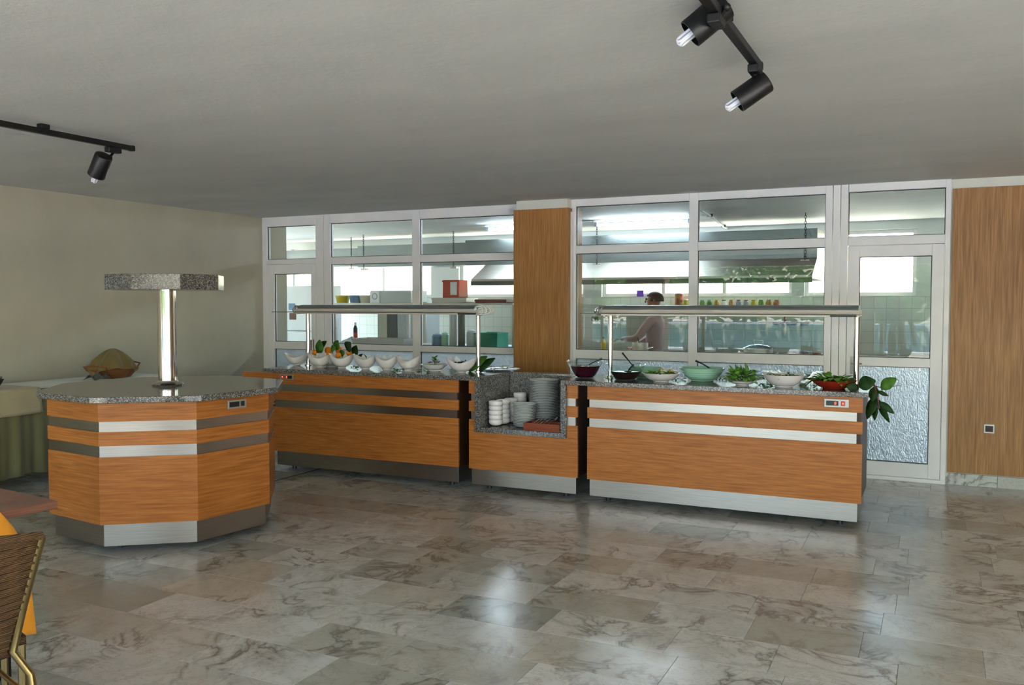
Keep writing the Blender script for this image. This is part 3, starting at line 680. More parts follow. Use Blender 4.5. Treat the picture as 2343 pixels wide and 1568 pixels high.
lv = [(735, 808, 730, 782, .055, 'leaf_mid', 'wide green leaf in front of the leftmost orange'), (724, 806, 742, 784, .04, 'leaf_dark', 'dark pointed leaf rising over the leftmost orange'), (770, 800, 772, 782, .05, 'leaf_mid', 'upright leaf above the middle of the oranges'), (795, 803, 800, 786, .06, 'leaf_dark', 'dark round leaf over the rightmost orange'), (812, 815, 814, 794, .05, 'leaf_dark', 'narrow dark leaf at the right end of the oranges'), (780, 818, 786, 806, .045, 'leaf_mid', 'small leaf drooping in front of the orange pile'), (818, 816, 838, 822, .03, 'leaf_dark', 'long low leaf right of the oranges'), (757, 800, 766, 796, .03, 'leaf_mid', 'small leaf tucked between two oranges')]
for i, (u0, v0, u1, v1, w, mt, lb) in enumerate(lv):
    yy = -1.70+.02*(i % 3); p0 = at(u0, v0, Y=yy); p1 = at(u1, v1, Y=yy-.015)
    L = (p1-p0).length
    g = B(p0); g.leaf(p0, (p1-p0), (-.35, -1, .25), L*1.15, w*2.9, .08, .15)
    tag(g.build('orange_leaf', mt, None, True, solid=.001), lb, 'leaf', 'orange tree leaves on the left counter')
# loose greens on the granite
for i, (u, v, mt, L, W, lb) in enumerate([(885, 820, 'leaf_mid', .14, .08, 'bright green leaf behind the fifth corner bowl'), (1085, 826, 'leaf_mid', .20, .15, 'broad green leaf left of the right hood post'), (1107, 828, 'leaf_dark', .18, .12, 'dark green leaf right of the hood post beside the plates')]):
    p = at(u, v, Y=-1.62); p.z = ZG+.002
    g = B(p); g.leaf(p+Vector((-.05, 0, 0)), (.6, .2, .8 if i else .45), (-.3, -.9, .35), L, W, .3, .2)
    tag(g.build('garnish_leaf', mt, None, True, solid=.001), lb, 'leaf', 'garnish leaves on the left counter')
for i, (u, v, lb) in enumerate([(806, 842, 'chopped herbs between the third and fourth corner bowl'), (905, 849, 'chopped herbs by the sixth corner bowl'), (962, 850, 'chopped pale greens under the round dish'), (1395, 868, 'pale herb garnish between the two glass bowls'), (1545, 872, 'herb garnish between the salad dish and the mint bowl'), (1645, 872, 'herb garnish right of the large mint bowl'), (1745, 884, 'cucumber peel garnish left of the white dish'), (1850, 884, 'cucumber slices left of the red dish')]):
    x, y = on(u, v); y += .06
    g = B((x, y, ZG)); leaves(g, (x, y, ZG+.004), .055, 26, .035, .018, (0, .012), .5, 20+i)
    tag(g.build('herb_garnish', 'leaf_mid' if i not in (2, 3, 7) else 'lettuce_pale', None), lb, 'garnish', 'herb garnish on the granite', 'stuff')
p = on(690, 838); t = thing('serving_spoon', 'white serving spoon leaning by the left hood post', 'spoon', (p[0], p[1]+.03, ZG))
B().tube([(-.05, 0, .012), (0, 0, .03), (.035, .02, .075)], [.006, .005, .004], 8).build('handle', 'white_ceramic', t, True); B().ball((-.07, -.005, .009), .022, 12, (1.3, .9, .35)).build('bowl', 'white_ceramic', t, True)
# flat plates at the right end of the left counter
x, y = on(1128, 850); y += .12
t = thing('oval_platter', 'flat oval grey white platter at the right end of the left counter', 'platter', (x, y, ZG))
o2 = shell(B(), (0, 0, 0), lambda q, a: (.09+.08*q)*(1+.15*abs(math.cos(a))), lambda q, a: .004+.014*q**2, 48, 5).build('platter_body', 'plate_ceramic', t, True, angle=60)
g = B(); leaves(g, (.0, .02, .022), .08, 18, .06, .035, (0, .015), .5, 9); g.build('fish_salad', 'napkin_cloth', t)['kind'] = 'stuff'
t = thing('serving_fork', 'steel serving fork lying on the oval platter', 'fork', (x+.06, y-.06, ZG+.02)); B().tube([(-.06, -.02, .004), (.02, 0, .006), (.13, .03, .016)], .004, 8).build('handle', 'polished_steel', t, True)
for k in range(3): B().tube([(-.06, -.02+(k-1)*.006, .004), (-.10, -.03+(k-1)*.008, .004)], .0018, 6).build('tine', 'polished_steel', t)

# right counter
def glass_bowl(label, u, v, w, h, food, fill):
    x, y = on(u, v); y += w*.32; x -= .03
    t = thing('glass_bowl', label, 'bowl', (x, y, ZG), 'glass bowls on the right counter'); R = w/2
    rf = lambda q, a: R*.48+R*.52*q**.75; zf = lambda q, a: h*q**1.15
    shell(B(), (0, 0, 0), rf, zf, 48, 9, .005).build('bowl_body', 'bowl_glass', t, True, angle=60)
    B().tube([(R*math.cos(k*PI/24), R*math.sin(k*PI/24), h) for k in range(48)], .005, 8, True).build('rim', 'bowl_glass', t, True)
    prof = [(max(.002, rf(q/8*fill, 0)-.008), zf(q/8*fill, 0)+.006) for q in range(9)]; prof = [(.002, .006)]+prof+[(.002, prof[-1][1]+.002)]
    B().lathe(prof, (0, 0, 0), 40).build('food', food, t, True, angle=60)
    return t
gb = glass_bowl('glass bowl of purple beetroot at the left end of the right counter', 1337, 867, .293, .135, 'beet', .72)
g2 = glass_bowl('shallow glass bowl of dark sauce, second on the right counter', 1430, 872, .315, .125, 'dark_sauce', .55)
def spoon(label, base, tip, mat, bowl=.028):
    base = Vector(base); tip = Vector(tip); t = thing('serving_spoon', label, 'spoon', base); d = tip-base
    B().tube([(0, 0, 0), d*.5+Vector((0, 0, .004)), d], [.006, .005, .008], 8).build('handle', mat, t, True)
    B().ball((0, 0, 0), bowl, 12, (1.2, .8, .3)).build('bowl', mat, t, True)
l1 = gb.location; l2 = g2.location
spoon('steel spoon with its handle rising from the beetroot bowl', l1+Vector((.02, -.03, .095)), at(1377, 820, Y=l1.y-.02), 'polished_steel')
spoon('dark spoon standing in the bowl of dark sauce', l2+Vector((.03, -.03, .07)), at(1449, 835, Y=l2.y-.05), 'black_plastic')
def dish(name, label, cat, u, v, w, h, mat, foot=.5, dy=.33, deep=1.6, group=None):
    x, y = on(u, v); y += w*dy; x -= .02
    t = thing(name, label, cat, (x, y, ZG), group); R = w/2
    rf = lambda q, a: R*foot+R*(1-foot)*q**.8; zf = lambda q, a: .010+(h-.010)*q**deep
    shell(B(), (0, 0, 0), rf, zf, 48, 8).build('dish_body', mat, t, True, angle=60)
    B().lathe([(R*foot*.92, 0), (R*foot, .005), (R*foot*.96, .012)], (0, 0, 0), 32).build('foot_ring', mat, t, True)
    return t, Vector((0, 0, h))
t, _ = dish('mint_bowl', 'pale mint bowl standing behind the dark sauce', 'bowl', 1476, 852, .27, .085, 'mint_ceramic', dy=.1)
t.location.y = -1.55; p = at(1476, 845, Y=-1.55); t.location.x = p.x
p = t.location.copy(); spoon('thin dark fork standing in the mint bowl behind the sauce', p+Vector((-.08, 0, .06)), at(1424, 808, Y=-1.5), 'black_plastic', .012)
t, _ = dish('salad_dish', 'shallow white dish of mixed salad with yellow pepper', 'dish', 1510, 876, .295, .068, 'white_ceramic', .42)
g = B(); leaves(g, (-.02, 0, .052), .085, 70, .04, .026, (0, .022), .8, 31); g.build('green_leaves', 'lettuce', t)['kind'] = 'stuff'
g = B(); leaves(g, (.04, .03, .07), .05, 26, .045, .018, (0, .022), .7, 32); g.build('pepper_strips', 'yellow_pepper', t)['kind'] = 'stuff'
g = B(); leaves(g, (.03, -.04, .06), .07, 20, .04, .02, (0, .012), .5, 33); g.build('dark_leaves', 'leaf_dark', t)['kind'] = 'stuff'
t, _ = dish('mint_bowl', 'large mint green ribbed bowl in the middle of the right counter', 'bowl', 1605, 875, .352, .105, 'mint_ceramic', .5, .3, 1.3)
B().lathe([(.002, .088), (.13, .084), (.135, .07), (.002, .068)], (0, 0, 0), 32).build('food', 'lettuce_pale', t, True)
for q in (.45, .62, .78): B().tube([((.088+.088*q**.8+.002)*math.cos(k*PI/24), (.088+.088*q**.8+.002)*math.sin(k*PI/24), .010+.095*q**1.3) for k in range(48)], .0018, 6, True).build('rib', 'mint_ceramic', t, True)
p = t.location; spoon('dark spoon handle rising behind the large mint bowl', (p.x+.03, p.y+.09, ZG+.10), at(1592, 826, Y=p.y+.12), 'black_plastic', .012)
t, _ = dish('lettuce_plate', 'white plate heaped with green lettuce and herbs', 'plate', 1700, 884, .215, .036, 'white_ceramic', .45, .35)
g = B(); leaves(g, (0, .01, .03), .085, 120, .05, .034, (0, .07), 1.2, 41); g.build('lettuce_heap', 'lettuce', t)['kind'] = 'stuff'
g = B(); leaves(g, (0, .02, .05), .13, 50, .06, .02, (-.02, .02), .6, 42); g.build('cabbage_shreds', 'lettuce_pale', t)['kind'] = 'stuff'
g = B()
rnd = random.Random(8)
for k in range(16): g.leaf((rnd.uniform(-.05, .05), rnd.uniform(0, .05), .07), (rnd.uniform(-1, 1), rnd.uniform(-.3, .5), 1.2), (rnd.uniform(-1, 1), -1, .3), rnd.uniform(.05, .10), .026, rnd.uniform(.1, .5))
g.build('rocket_leaves', 'leaf_mid', t)['kind'] = 'stuff'
t, _ = dish('white_dish', 'white footed dish of sliced vegetables left of the red dish', 'dish', 1795, 889, .302, .092, 'white_ceramic', .42, .32, 1.4)
B().lathe([(.002, .074), (.115, .072), (.12, .06), (.002, .055)], (0, 0, 0), 32).build('food', 'lettuce_pale', t, True)
g = B(); leaves(g, (0, -.02, .078), .09, 40, .04, .022, (0, .012), .6, 51); g.build('chopped_vegetables', 'leaf_mid', t)['kind'] = 'stuff'
t, _ = dish('red_dish', 'wide dark red dish of leaf salad at the right end of the counter', 'dish', 1911, 893, .315, .062, 'red_ceramic', .5, .33, 1.4)
g = B(); leaves(g, (0, .0, .05), .11, 60, .06, .042, (0, .03), 1.0, 61); g.build('salad_leaves', 'lettuce', t)['kind'] = 'stuff'
g = B(); leaves(g, (-.08, .02, .055), .06, 22, .065, .04, (0, .02), .7, 62); g.build('dark_leaves', 'leaf_dark', t)['kind'] = 'stuff'
for i, (u, lb) in enumerate([(1771, 'small clear glass box behind the white dish'), (1858, 'small clear glass box of cucumber behind the red dish')]):
    p = at(u, 862, Y=-1.62)
    t = thing('glass_box', lb, 'container', (p.x, -1.62, ZG), 'glass boxes at the back of the counter')
    g = B(); hw = .075
    for a in ((-hw, hw, -.07, -.066), (-hw, hw, .066, .07), (-hw, -hw+.004, -.066, .066), (hw-.004, hw, -.066, .066)): g.box(*a, 0, .10)
    g.box(-hw, hw, -.07, .07, 0, .004); g.build('box_body', 'bowl_glass', t)
    g = B(); leaves(g, (0, 0, .02), .055, 60, .04, .028, (0, .05), .8, 70+i); g.build('contents', 'lettuce_pale', t)['kind'] = 'stuff'
# leafy branch hanging over the right end
c0 = at(1972, 882, Y=-1.85); 
br = thing('leafy_branch', 'dark green leafy branch hanging over the right end of the counter', 'branch', (c0.x, -1.9, ZG))
o = br.location
stem = [at(1955, 884, Y=-1.85), at(1985, 876, Y=-1.9), at(2000, 880, Y=-1.95), at(2008, 905, Y=-1.97), at(2012, 935, Y=-1.97)]
B(o).tube(stem, [.008, .007, .006, .005, .004], 8).build('stem', 'radish', br, True)
B(o).tube([at(1990, 880, Y=-1.93), at(2018, 888, Y=-1.92), at(2060, 882, Y=-1.9)], [.004, .003, .0015], 6).build('twig', 'leaf_dark', br, True)
for u0, v0, u1, v1, w, mt in [(1965, 884, 1998, 872, .11, 'leaf_dark'), (2008, 905, 1984, 952, .08, 'leaf_dark'), (2004, 910, 1992, 945, .07, 'leaf_dark'), (2010, 915, 2030, 962, .055, 'leaf_dark'), (2012, 920, 2042, 943, .05, 'leaf_dark'), (2008, 895, 2030, 905, .03, 'leaf_dark'), (2016, 890, 2046, 868, .09, 'leaf_mid'), (2003, 885, 1996, 915, .07, 'leaf_dark'), (1988, 880, 1978, 866, .06, 'leaf_dark'), (2006, 930, 2000, 958, .05, 'leaf_dark'), (1965, 890, 1940, 884, .07, 'leaf_dark')]:
    yy = -1.96+random.uniform(-.04, .04); p0, p1 = at(u0, v0, Y=yy), at(u1, v1, Y=yy-.02)
    B(o).leaf(p0, p1-p0, (-.4+random.uniform(-.4, .4), -1, .3), (p1-p0).length*1.12, w*1.1, .1, .25).build('leaf', mt, br, True, solid=.001)

# ------------------------------------------------------------------ plates and bowls in the niche
NF = NZ+.041
def plate_proto(R, h):
    shp = shell(B(), (0, 0, 0), lambda q, a: R*.58+R*.42*q, lambda q, a: .003+(h-.003)*q**1.6, 36, 4, .004)
    return shp.build('plate_body', 'plate_ceramic', None, True, angle=60)
def stack(name, label, cat, group, proto, x, y, n, dz, z0=NF, top=None):
    for k in range(n):
        o = bpy.data.objects.new(name, proto.data); COL.objects.link(o)
        o.location = (x+random.uniform(-.0015, .0015), y+random.uniform(-.0015, .0015), z0+k*dz); o.rotation_euler[2] = random.random()*6
        tag(o, (top if top and k == n-1 else label), cat, group)
pd = plate_proto(.127, .022); ps = plate_proto(.098, .020)
p = at(1245, 962, Z=NF)
stack('dinner_plate', 'large white dinner plate in the tall stack at the back of the niche', 'plate', 'tall stack of dinner plates', pd, -3.0, -1.655, 27, .0138, top='topmost large white dinner plate of the tall stack')
stack('dessert_plate', 'small white plate in the stack squeezed into the right corner of the niche', 'plate', 'right corner stack of small plates', ps, -2.774, -1.60, 26, .0126, top='topmost small plate of the stack in the right corner of the niche')
stack('dessert_plate', 'small white dessert plate in the low stack in the middle of the niche', 'plate', 'low stack of dessert plates', ps, -3.075, -1.885, 15, .0126, top='topmost small dessert plate of the low stack')
p2 = B(); shell(p2, (0, 0, 0), lambda q, a: .03+.028*min(1, q*2.2)**.5, lambda q, a: .004+.05*q, 32, 6, .004)
cb = p2.build('cup_body', 'white_ceramic', None, True, angle=60)
for i, (x, y, n) in enumerate([(-3.318, -1.93, 5), (-3.305, -1.81, 5), (-3.29, -1.69, 5), (-3.26, -1.575, 6)]):
    stack('soup_bowl', ('white soup bowl in the stack nearest the front of the niche', 'white soup bowl in the second stack along the niche side', 'white soup bowl in the third stack along the niche side', 'white soup bowl in the stack in the far corner of the niche')[i], 'bowl', ('front stack of soup bowls', 'second stack of soup bowls', 'third stack of soup bowls', 'corner stack of soup bowls')[i], cb, x, y, n, .0385)
for q in (pd, ps, cb): bpy.data.objects.remove(q)
t = thing('cutlery_tray', 'reddish wooden tray of cutlery at the front of the niche', 'tray', (-2.83, -1.97, NF))
o = t.location; tr0, tr1, ty0, ty1 = -3.0, -2.682, -2.065, -1.90
B(o).box(tr0, tr1, ty0, ty1, NF, NF+.012).build('base', 'reddish_wood', t)
for a in ((tr0, tr1, ty0, ty0+.012), (tr0, tr1, ty1-.012, ty1), (tr0, tr0+.012, ty0+.012, ty1-.012), (tr1-.012, tr1, ty0+.012, ty1-.012)): B(o).box(*a, NF+.012, NF+.062).build('side', 'reddish_wood', t, bevel=.002)
for i, (kind, x, lb) in enumerate([('fork', -2.93, 'steel fork at the left of the cutlery tray'), ('fork', -2.90, 'second steel fork in the cutlery tray'), ('spoon', -2.87, 'steel spoon left of the middle of the cutlery tray'), ('spoon', -2.84, 'steel spoon in the middle of the cutlery tray'), ('knife', -2.80, 'steel knife lying right in the cutlery tray')]):
    c = thing('table_'+kind, lb, kind, (x, -1.985, NF+.05)); 
    B().tube([(0, -.05, .0), (.005, .0, .012), (.015, .06, .03)], [.004, .003, .005], 6).build('handle', 'polished_steel', c, True)
    if kind == 'spoon': B().ball((.018, .075, .034), .015, 10, (.8, 1.3, .35)).build('spoon_bowl', 'polished_steel', c, True)
    elif kind == 'knife': B().obox((.018, .085, .036), (1, 0, 0), (0, .93, .35), (0, -.35, .93), .006, .03, .001).build('blade', 'polished_steel', c)
    else:
        for k in (-1, 0, 1): B().tube([(.015+k*.003, .06, .03), (.018+k*.005, .09, .04)], .0015, 5).build('tine', 'polished_steel', c)

# ------------------------------------------------------------------ things on the walls and ceiling
t = thing('wall_socket', 'double power socket with brown centre low on the veneer wall', 'socket', (.412, -.006, .465))
B((.412, -.006, .465)).box(.373, .451, -.016, -.006, .463, .538).build('cover_frame', 'white_enamel', t, bevel=.003)
B((.412, -.006, .465)).box(.383, .441, -.019, -.0161, .475, .526).build('insert', 'dark_side', t, bevel=.002)
for dx in (-.011, .011): B((.412, -.006, .465)).lathe([(.004, 0), (.004, .002)], (.412+dx, -.0191, .50), 10, (0, -1, 0)).build('pin_hole', 'black_plastic', t)
def track(name, label, x, y0, y1):
    z = 2.585; o = Vector((x, y1, z)); t = thing(name, label, 'light track', o)
    B(o).box(x-.018, x+.018, y0, y1, z-.016, z+.016).build('rail', 'black_metal', t, bevel=.004)
    B(o).box(x-.02, x+.02, y1, y1+.03, z-.018, z+.018).build('end_cap', 'black_metal', t, bevel=.006)
    for k in range(4):
        yy = y1-.62-k*.9
        if yy > y0: B(o).box(x-.02, x+.02, yy-.03, yy+.03, z+.0161, H-.0005).build('bracket', 'black_metal', t, bevel=.003)
    return t
track('light_track', 'long black lighting track on the ceiling at the left', -4.79, -7.6, -4.33)
track('light_track', 'black lighting track on the ceiling at the upper right', -.715, -7.4, -4.60)
def spot(label, adapter, centre, axis, L=.15, R=.05):
    a = Vector(adapter); c = Vector(centre); ax = Vector(axis).normalized(); o = a
    t = thing('track_spotlight', label, 'spotlight', o, 'black spotlights on the ceiling tracks')
    B(o).box(a.x-.022, a.x+.022, a.y-.05, a.y+.05, a.z-.035, a.z-.001).build('adapter', 'black_metal', t, bevel=.005)
    top = c-ax*(L*.30); side = (a-c); side = (side-ax*side.dot(ax)).normalized(); jn = c-ax*(L*.40)+side*(R+.004)
    B(o).tube([a+Vector((0, 0, -.034)), jn], .008, 8).build('stem', 'black_metal', t)
    B(o).ball(jn, .016, 10).build('joint', 'black_metal', t, True)
    b = B(o); b.lathe([(R*.2, -L/2-.002), (R*.92, -L/2), (R, -L/2+.006), (R, L/2), (R-.004, L/2), (R-.004, -L/2+.02), (.001, -L/2+.018)], c, 28, ax); b.build('housing', 'black_metal', t, True)
    lm = B(o).lathe([(.020, -L/2+.02), (.020, L/2-.04), (.016, L/2-.03)], c, 16, ax).build('lamp_base', 'white_plastic', t, True)
    e1 = ax.orthogonal().normalized(); e2 = ax.cross(e1)
    for k in range(3):
        d = e1*math.cos(k*PI/3)+e2*math.sin(k*PI/3); n = d.cross(ax); q = c+n*.010*(1 if k % 2 else -1)
        pts = [q+d*.011+ax*(L/2-.04)]+[q+d*.011*math.cos(s*PI/6)+ax*(L/2+.038+.011*math.sin(s*PI/6)) for s in range(7)]+[q-d*.011+ax*(L/2-.04)]
        B(o).tube(pts, .0055, 8).build('bulb_tube', 'cfl_glass', lm, True)
    return t
spot('black track spotlight with a bare bulb at the lower end of the right track', (-.715, -4.66, 2.569), at(1721, 209, Y=-4.62), rt*-.82+up*-.55+fw*.16)
spot('large black track spotlight nearest the camera at the top of the picture', (-.715, -5.38, 2.569), at(1619, 45, Y=-5.33), rt*-.78+up*-.62+fw*.16, .155, .053)
spot('black track spotlight on the left track near the cream wall', (-4.79, -4.46, 2.569), at(229, 379, Y=-4.50), rt*-.50+up*-.76+fw*.36, .15, .055)

# ------------------------------------------------------------------ skirted table with baskets along the left wall
TX0, TX1, TY0, TY1, TZ = -7.585, -7.0, -5.6, -1.95, .845
o = Vector((-7.3, -3.4, 0)); t = thing('skirted_table', 'long table along the cream wall hung with an olive green skirt', 'table', o)
B(o).box(TX0, TX1-.01, TY0, TY1, TZ-.03, TZ-.001).build('tabletop', 'napkin_cloth', t)
for y in (TY0+.1, TY1-.1):
    for x in (TX0+.06, TX1-.08): B(o).tube([(x, y, 0), (x, y, TZ-.03)], .016, 10).build('leg', 'black_metal', t)
def skirt_fn(u, w):
    yy = TY0+(TY1-TY0)*u; d = .022*math.sin(u*95)+.012*math.sin(u*210+1)
    return (TX1+.004+d*(.25+.75*w), yy, (TZ-.012)*(1-w)+(.10+.012*math.sin(u*47))*w)
B(o).grid(skirt_fn, 300, 6).build('skirt', 'skirt_cloth', t, True, solid=.002, angle=0)
ov = B(Vector((-7.3, -4.5, TZ)))
def ov_fn(u, w):
    yy = -5.7+(5.7-3.42)*u
    if w < .6: return (TX0+.02+(TX1+.028-TX0-.02)*(w/.6), yy, TZ+.001)
    q = (w-.6)/.4; return (TX1+.030+.010*math.sin(u*22)*q+.006*q, yy+.02*q*(1 if u > .98 else 0), TZ+.001-(.212+.012*math.sin(u*9))*q)
ov.grid(ov_fn, 60, 20)
tag(ov.build('table_overlay', 'overlay_cloth', None, True, solid=.002, angle=0), 'cream patterned cloth over the near end of the skirted table', 'tablecloth')
p = at(20, 893, Z=TZ); o = Vector((-7.12, -3.86, TZ+.003))
t = thing('dark_basket', 'dark twig basket on the cream cloth at the left edge', 'basket', o)
shell(B(), (0, 0, 0), lambda q, a: .13+.05*q, lambda q, a: .002+.085*q, 40, 5, .008).build('basket_body', 'wicker_dark', t, True)
g = B(); rnd = random.Random(4)
for k in range(26):
    a = rnd.uniform(0, 2*PI); r = rnd.uniform(.03, .16); c = Vector((r*math.cos(a), r*math.sin(a), .075))
    g.tube([c, c+Vector((rnd.uniform(-.03, .03), rnd.uniform(-.03, .03), .03)), c+Vector((rnd.uniform(-.06, .06), rnd.uniform(-.06, .06), rnd.uniform(.02, .06)))], .0022, 5)
g.build('twigs', 'wicker_dark', t)['kind'] = 'stuff'
o = Vector((-7.27, -2.42, TZ)); t = thing('bread_basket', 'light wicker basket under a khaki cloth on the skirted table', 'basket', o)
t.rotation_euler[2] = .35
shell(B(), (0, 0, 0), lambda q, a: (.13+.06*q)*(1+.42*abs(math.sin(a))), lambda q, a: .002+.085*q, 44, 5, .008).build('basket_body', 'wicker_light', t, True)
B().tube([(.20*math.cos(a), .27*math.sin(a), .088) for a in [k*PI/20 for k in range(40)]], .009, 8, True).build('rim', 'wicker_light', t, True)
for sy in (-1, 1): B().tube([(.10, sy*.27, .08), (.11, sy*.31, .12), (0, sy*.33, .14), (-.11, sy*.31, .12), (-.10, sy*.27, .08)], .008, 8).build('handle', 'wicker_light', t, True)
def cl_fn(u, w):
    a = u*2*PI; r = w; fold = .012*math.sin(9*a+2*r)+.010*math.sin(5*a)
    R = (.205+fold)*r*1.02; ss = 1+.40*abs(math.sin(a))
    z = .09+.19*(1-r**1.7)+fold*.8*r-(.035*max(0, math.sin(3*a+.6)) if r > .85 else 0)
    return (R*math.cos(a), R*ss*math.sin(a), max(.04, z))
B().grid(cl_fn, 72, 14, True).build('cover_cloth', 'khaki_cloth', t, True, solid=.004, angle=0)
o = Vector((-7.10, -2.75, TZ)); t = thing('folded_cloth', 'dark crumpled cloth hanging beside the bread basket', 'cloth', o)
def fc(u, w): return (-.05+.16*u, -.10+.2*w, .012+.045*math.sin(u*PI)*abs(math.sin(w*7+u*3))+.02*math.sin(w*PI))
B().grid(fc, 16, 16).build('cloth_body', 'dark_panel', t, True, solid=.004, angle=0)

# ------------------------------------------------------------------ dining table and chairs at the lower left corner
o = Vector((-3.75, -6.2, 0)); t = thing('dining_table', 'reddish brown dining table at the lower left corner', 'table', o)
cor = at(133, 1145, Z=.75); e1 = (at(0, 1117, Z=.75)-cor).normalized(); e2 = (at(58, 1160, Z=.75)-cor).normalized()
pts = [cor, cor+e1*1.2, cor+e1*1.2+e2*.8, cor+e2*.8]
B(o).prism([(p.x, p.y) for p in pts], .715, .75).build('tabletop', 'table_wood', t, bevel=.004)
ctr = sum(pts, Vector())/4
for p in pts: q = p+(ctr-p)*.35; B(o).box(q.x-.025, q.x+.025, q.y-.025, q.y+.025, 0, .714).build('leg', 'black_metal', t)
# wicker chair: back facing the camera side
def wicker_chair(o, f, lab):
    """o floor point below the seat centre, f unit vector the chair faces"""
    f = Vector(f).normalized(); s_ = Vector((-f.y, f.x, 0)); o = Vector(o); t = thing('wicker_chair', lab, 'chair', o)
    W2, D2 = .24, .22; Z = Vector((0, 0, 1))
    P = lambda a, b, z: o+s_*a+f*b+Z*z
    bk = lambda a, z: P(a*(.78+.34*((z-.40)/.42)), -D2-.10*((z-.40)/.42)-.03*(1-(a/W2)**2), z)
    def fn(u, w): return bk(-W2+2*W2*u, .40+.40*w+.02*math.cos((u-.5)*PI)*w)
    B(o).grid(fn, 14, 20).build('backrest', 'wicker', t, True, solid=.014, angle=0)
    B(o).tube([fn(i/14, 1)+Z*.006 if isinstance(fn(i/14, 1), Vector) else Vector(fn(i/14, 1)) for i in range(15)], .015, 8).build('top_rail', 'wicker', t, True)
    for w in [.08+.065*k for k in range(14)]: B(o).tube([Vector(fn(i/14, w))-f*.009 for i in range(15)], .0045, 5).build('woven_strand', 'wicker', t, True)
    B(o).grid(lambda u, w: P(-W2+2*W2*u, -D2+2*D2*w, .44-.015*math.sin(u*PI)*math.sin(w*PI)), 8, 8).build('seat', 'wicker', t, True, solid=.03, angle=0)
    for sx in (-1, 1):
        B(o).tube([bk(sx*W2, .80), bk(sx*W2, .60), P(sx*W2*.80, -D2-.02, .42), P(sx*W2*.98, -D2-.05, .34), P(sx*W2*1.12, -D2-.07, .0)], .014, 10).build('rear_leg', 'brass_tube', t, True)
        B(o).tube([P(sx*W2*.95, D2, .43), P(sx*W2*1.02, D2+.01, .0)], .014, 10).build('front_leg', 'brass_tube', t, True)
        B(o).tube([P(sx*W2*1.04, -D2-.055, .24), P(sx*W2*.98, D2, .24)], .009, 8).build('side_stretcher', 'brass_tube', t, True)
    B(o).tube([P(-W2*1.04, -D2-.055, .24), P(W2*1.04, -D2-.055, .24)], .009, 8).build('stretcher', 'brass_tube', t, True)
    return t
cf = Vector((-.95, .32, 0)).normalized(); cs = Vector((-cf.y, cf.x, 0))
crn = at(95, 1228, Z=.80)
co = crn + cs*.27 + cf*.30; co.z = 0
wicker_chair(co, cf, 'brown wicker dining chair with brass coloured legs at the lower left')
# chair in an orange cover on the far side of it
oc = at(40, 1155, Z=.88); o = Vector((oc.x-.16, oc.y+.02, 0)); f = Vector((-.42, .9, 0)).normalized(); s_ = Vector((f.y, -f.x, 0)); Z = Vector((0, 0, 1))
f = Vector((-.93, .45, 0)).normalized(); s_ = Vector((f.y, -f.x, 0)); o = at(60, 1205, Z=.74); o = Vector((o.x, o.y, 0))-s_*.225
t = thing('covered_chair', 'chair in a loose orange cloth cover at the dining table', 'chair', o)
def ocf(u, w):
    a = -1+2*u; z = .34+(.83-.34)*w; k = (1-abs(a)**6*(w**6)*.5)
    return o+s_*(a*(.215+.03*(1-w)))+f*(.02*math.cos(a*1.5)-.03*(1-w)+.006*math.sin(a*9)*(1-w))+Z*(.34+(z-.34)*(k if w > .7 else 1)-.03*abs(a)**4*w)
B(o).grid(ocf, 24, 18).build('cover', 'orange_cloth', t, True, solid=.02, angle=0)
B(o).grid(lambda u, w: o+s_*(-.21+.42*u)+f*(.03+.40*w)+Z*.46, 6, 6).build('seat', 'orange_cloth', t, True, solid=.04, angle=0)
for a, b_ in ((-.2, 0), (.2, 0), (-.2, .4), (.2, .4)): B(o).tube([o+s_*a+f*b_, o+s_*a+f*b_+Z*.45], .014, 8).build('leg', 'brass_tube', t)

# ------------------------------------------------------------------ kitchen behind the windows
def hoodbox(name, label, x0, x1, y, zt, zm, zb, run, deep, chains):
    o = Vector(((x0+x1)/2, y+.3, zb)); t = thing(name, label, 'extractor hood', o)
    B(o).box(x0+.0, x1, y, y+deep, zm, zt).build('upper_duct', 'hood_steel', t, bevel=.004)
    if run:
        B(o).extr([(y-.002, zm-.002), (y-run, zb+.04), (y-run, zb), (y+deep, zb), (y+deep, zm-.002)], x0+.32, x1).build('canopy', 'satin_steel', t)
        B(o).box(x0+.32, x1, y-run-.012, y-run-.001, zb-.045, zb+.012).build('front_gutter', 'dark_panel', t)
    for cx in chains:
        g = B(o); z = zm-.03; yy = y-.05; k = 0
        while z < 2.625:
            c = Vector((cx, yy, z)); e = Vector((1, 0, 0)) if k % 2 else Vector((0, 1, 0))
            g.tube([c+e*.010*math.cos(a)+Vector((0, 0, .022*math.sin(a))) for a in [q*PI/4 for q in range(8)]], .0035, 5, True); z += .034; k += 1
        g.build('chain', 'black_metal', t)['kind'] = 'stuff'
        B(o).box(cx-.05, cx+.05, y-.06, y-.001, zm-.05, zm-.02).build('chain_bracket', 'satin_steel', t)
    return t
hoodbox('extractor_hood', 'long grey extractor hood with sloped front behind the right windows', -6.0, -1.29, 2.44, 2.45, 2.10, 1.85, .42, .9, (-4.02, -1.42))
hoodbox('extractor_hood', 'low dark grey duct along the back of the kitchen, behind the left windows', -8.2, -6.02, 2.95, 2.46, 2.13, 2.13, 0, .5, (-8.05, -6.45))
hoodbox('extractor_hood', 'far duct end at the left of the kitchen', -10.2, -8.25, 3.25, 2.45, 2.16, 2.16, 0, .4, (-9.9, -8.5))
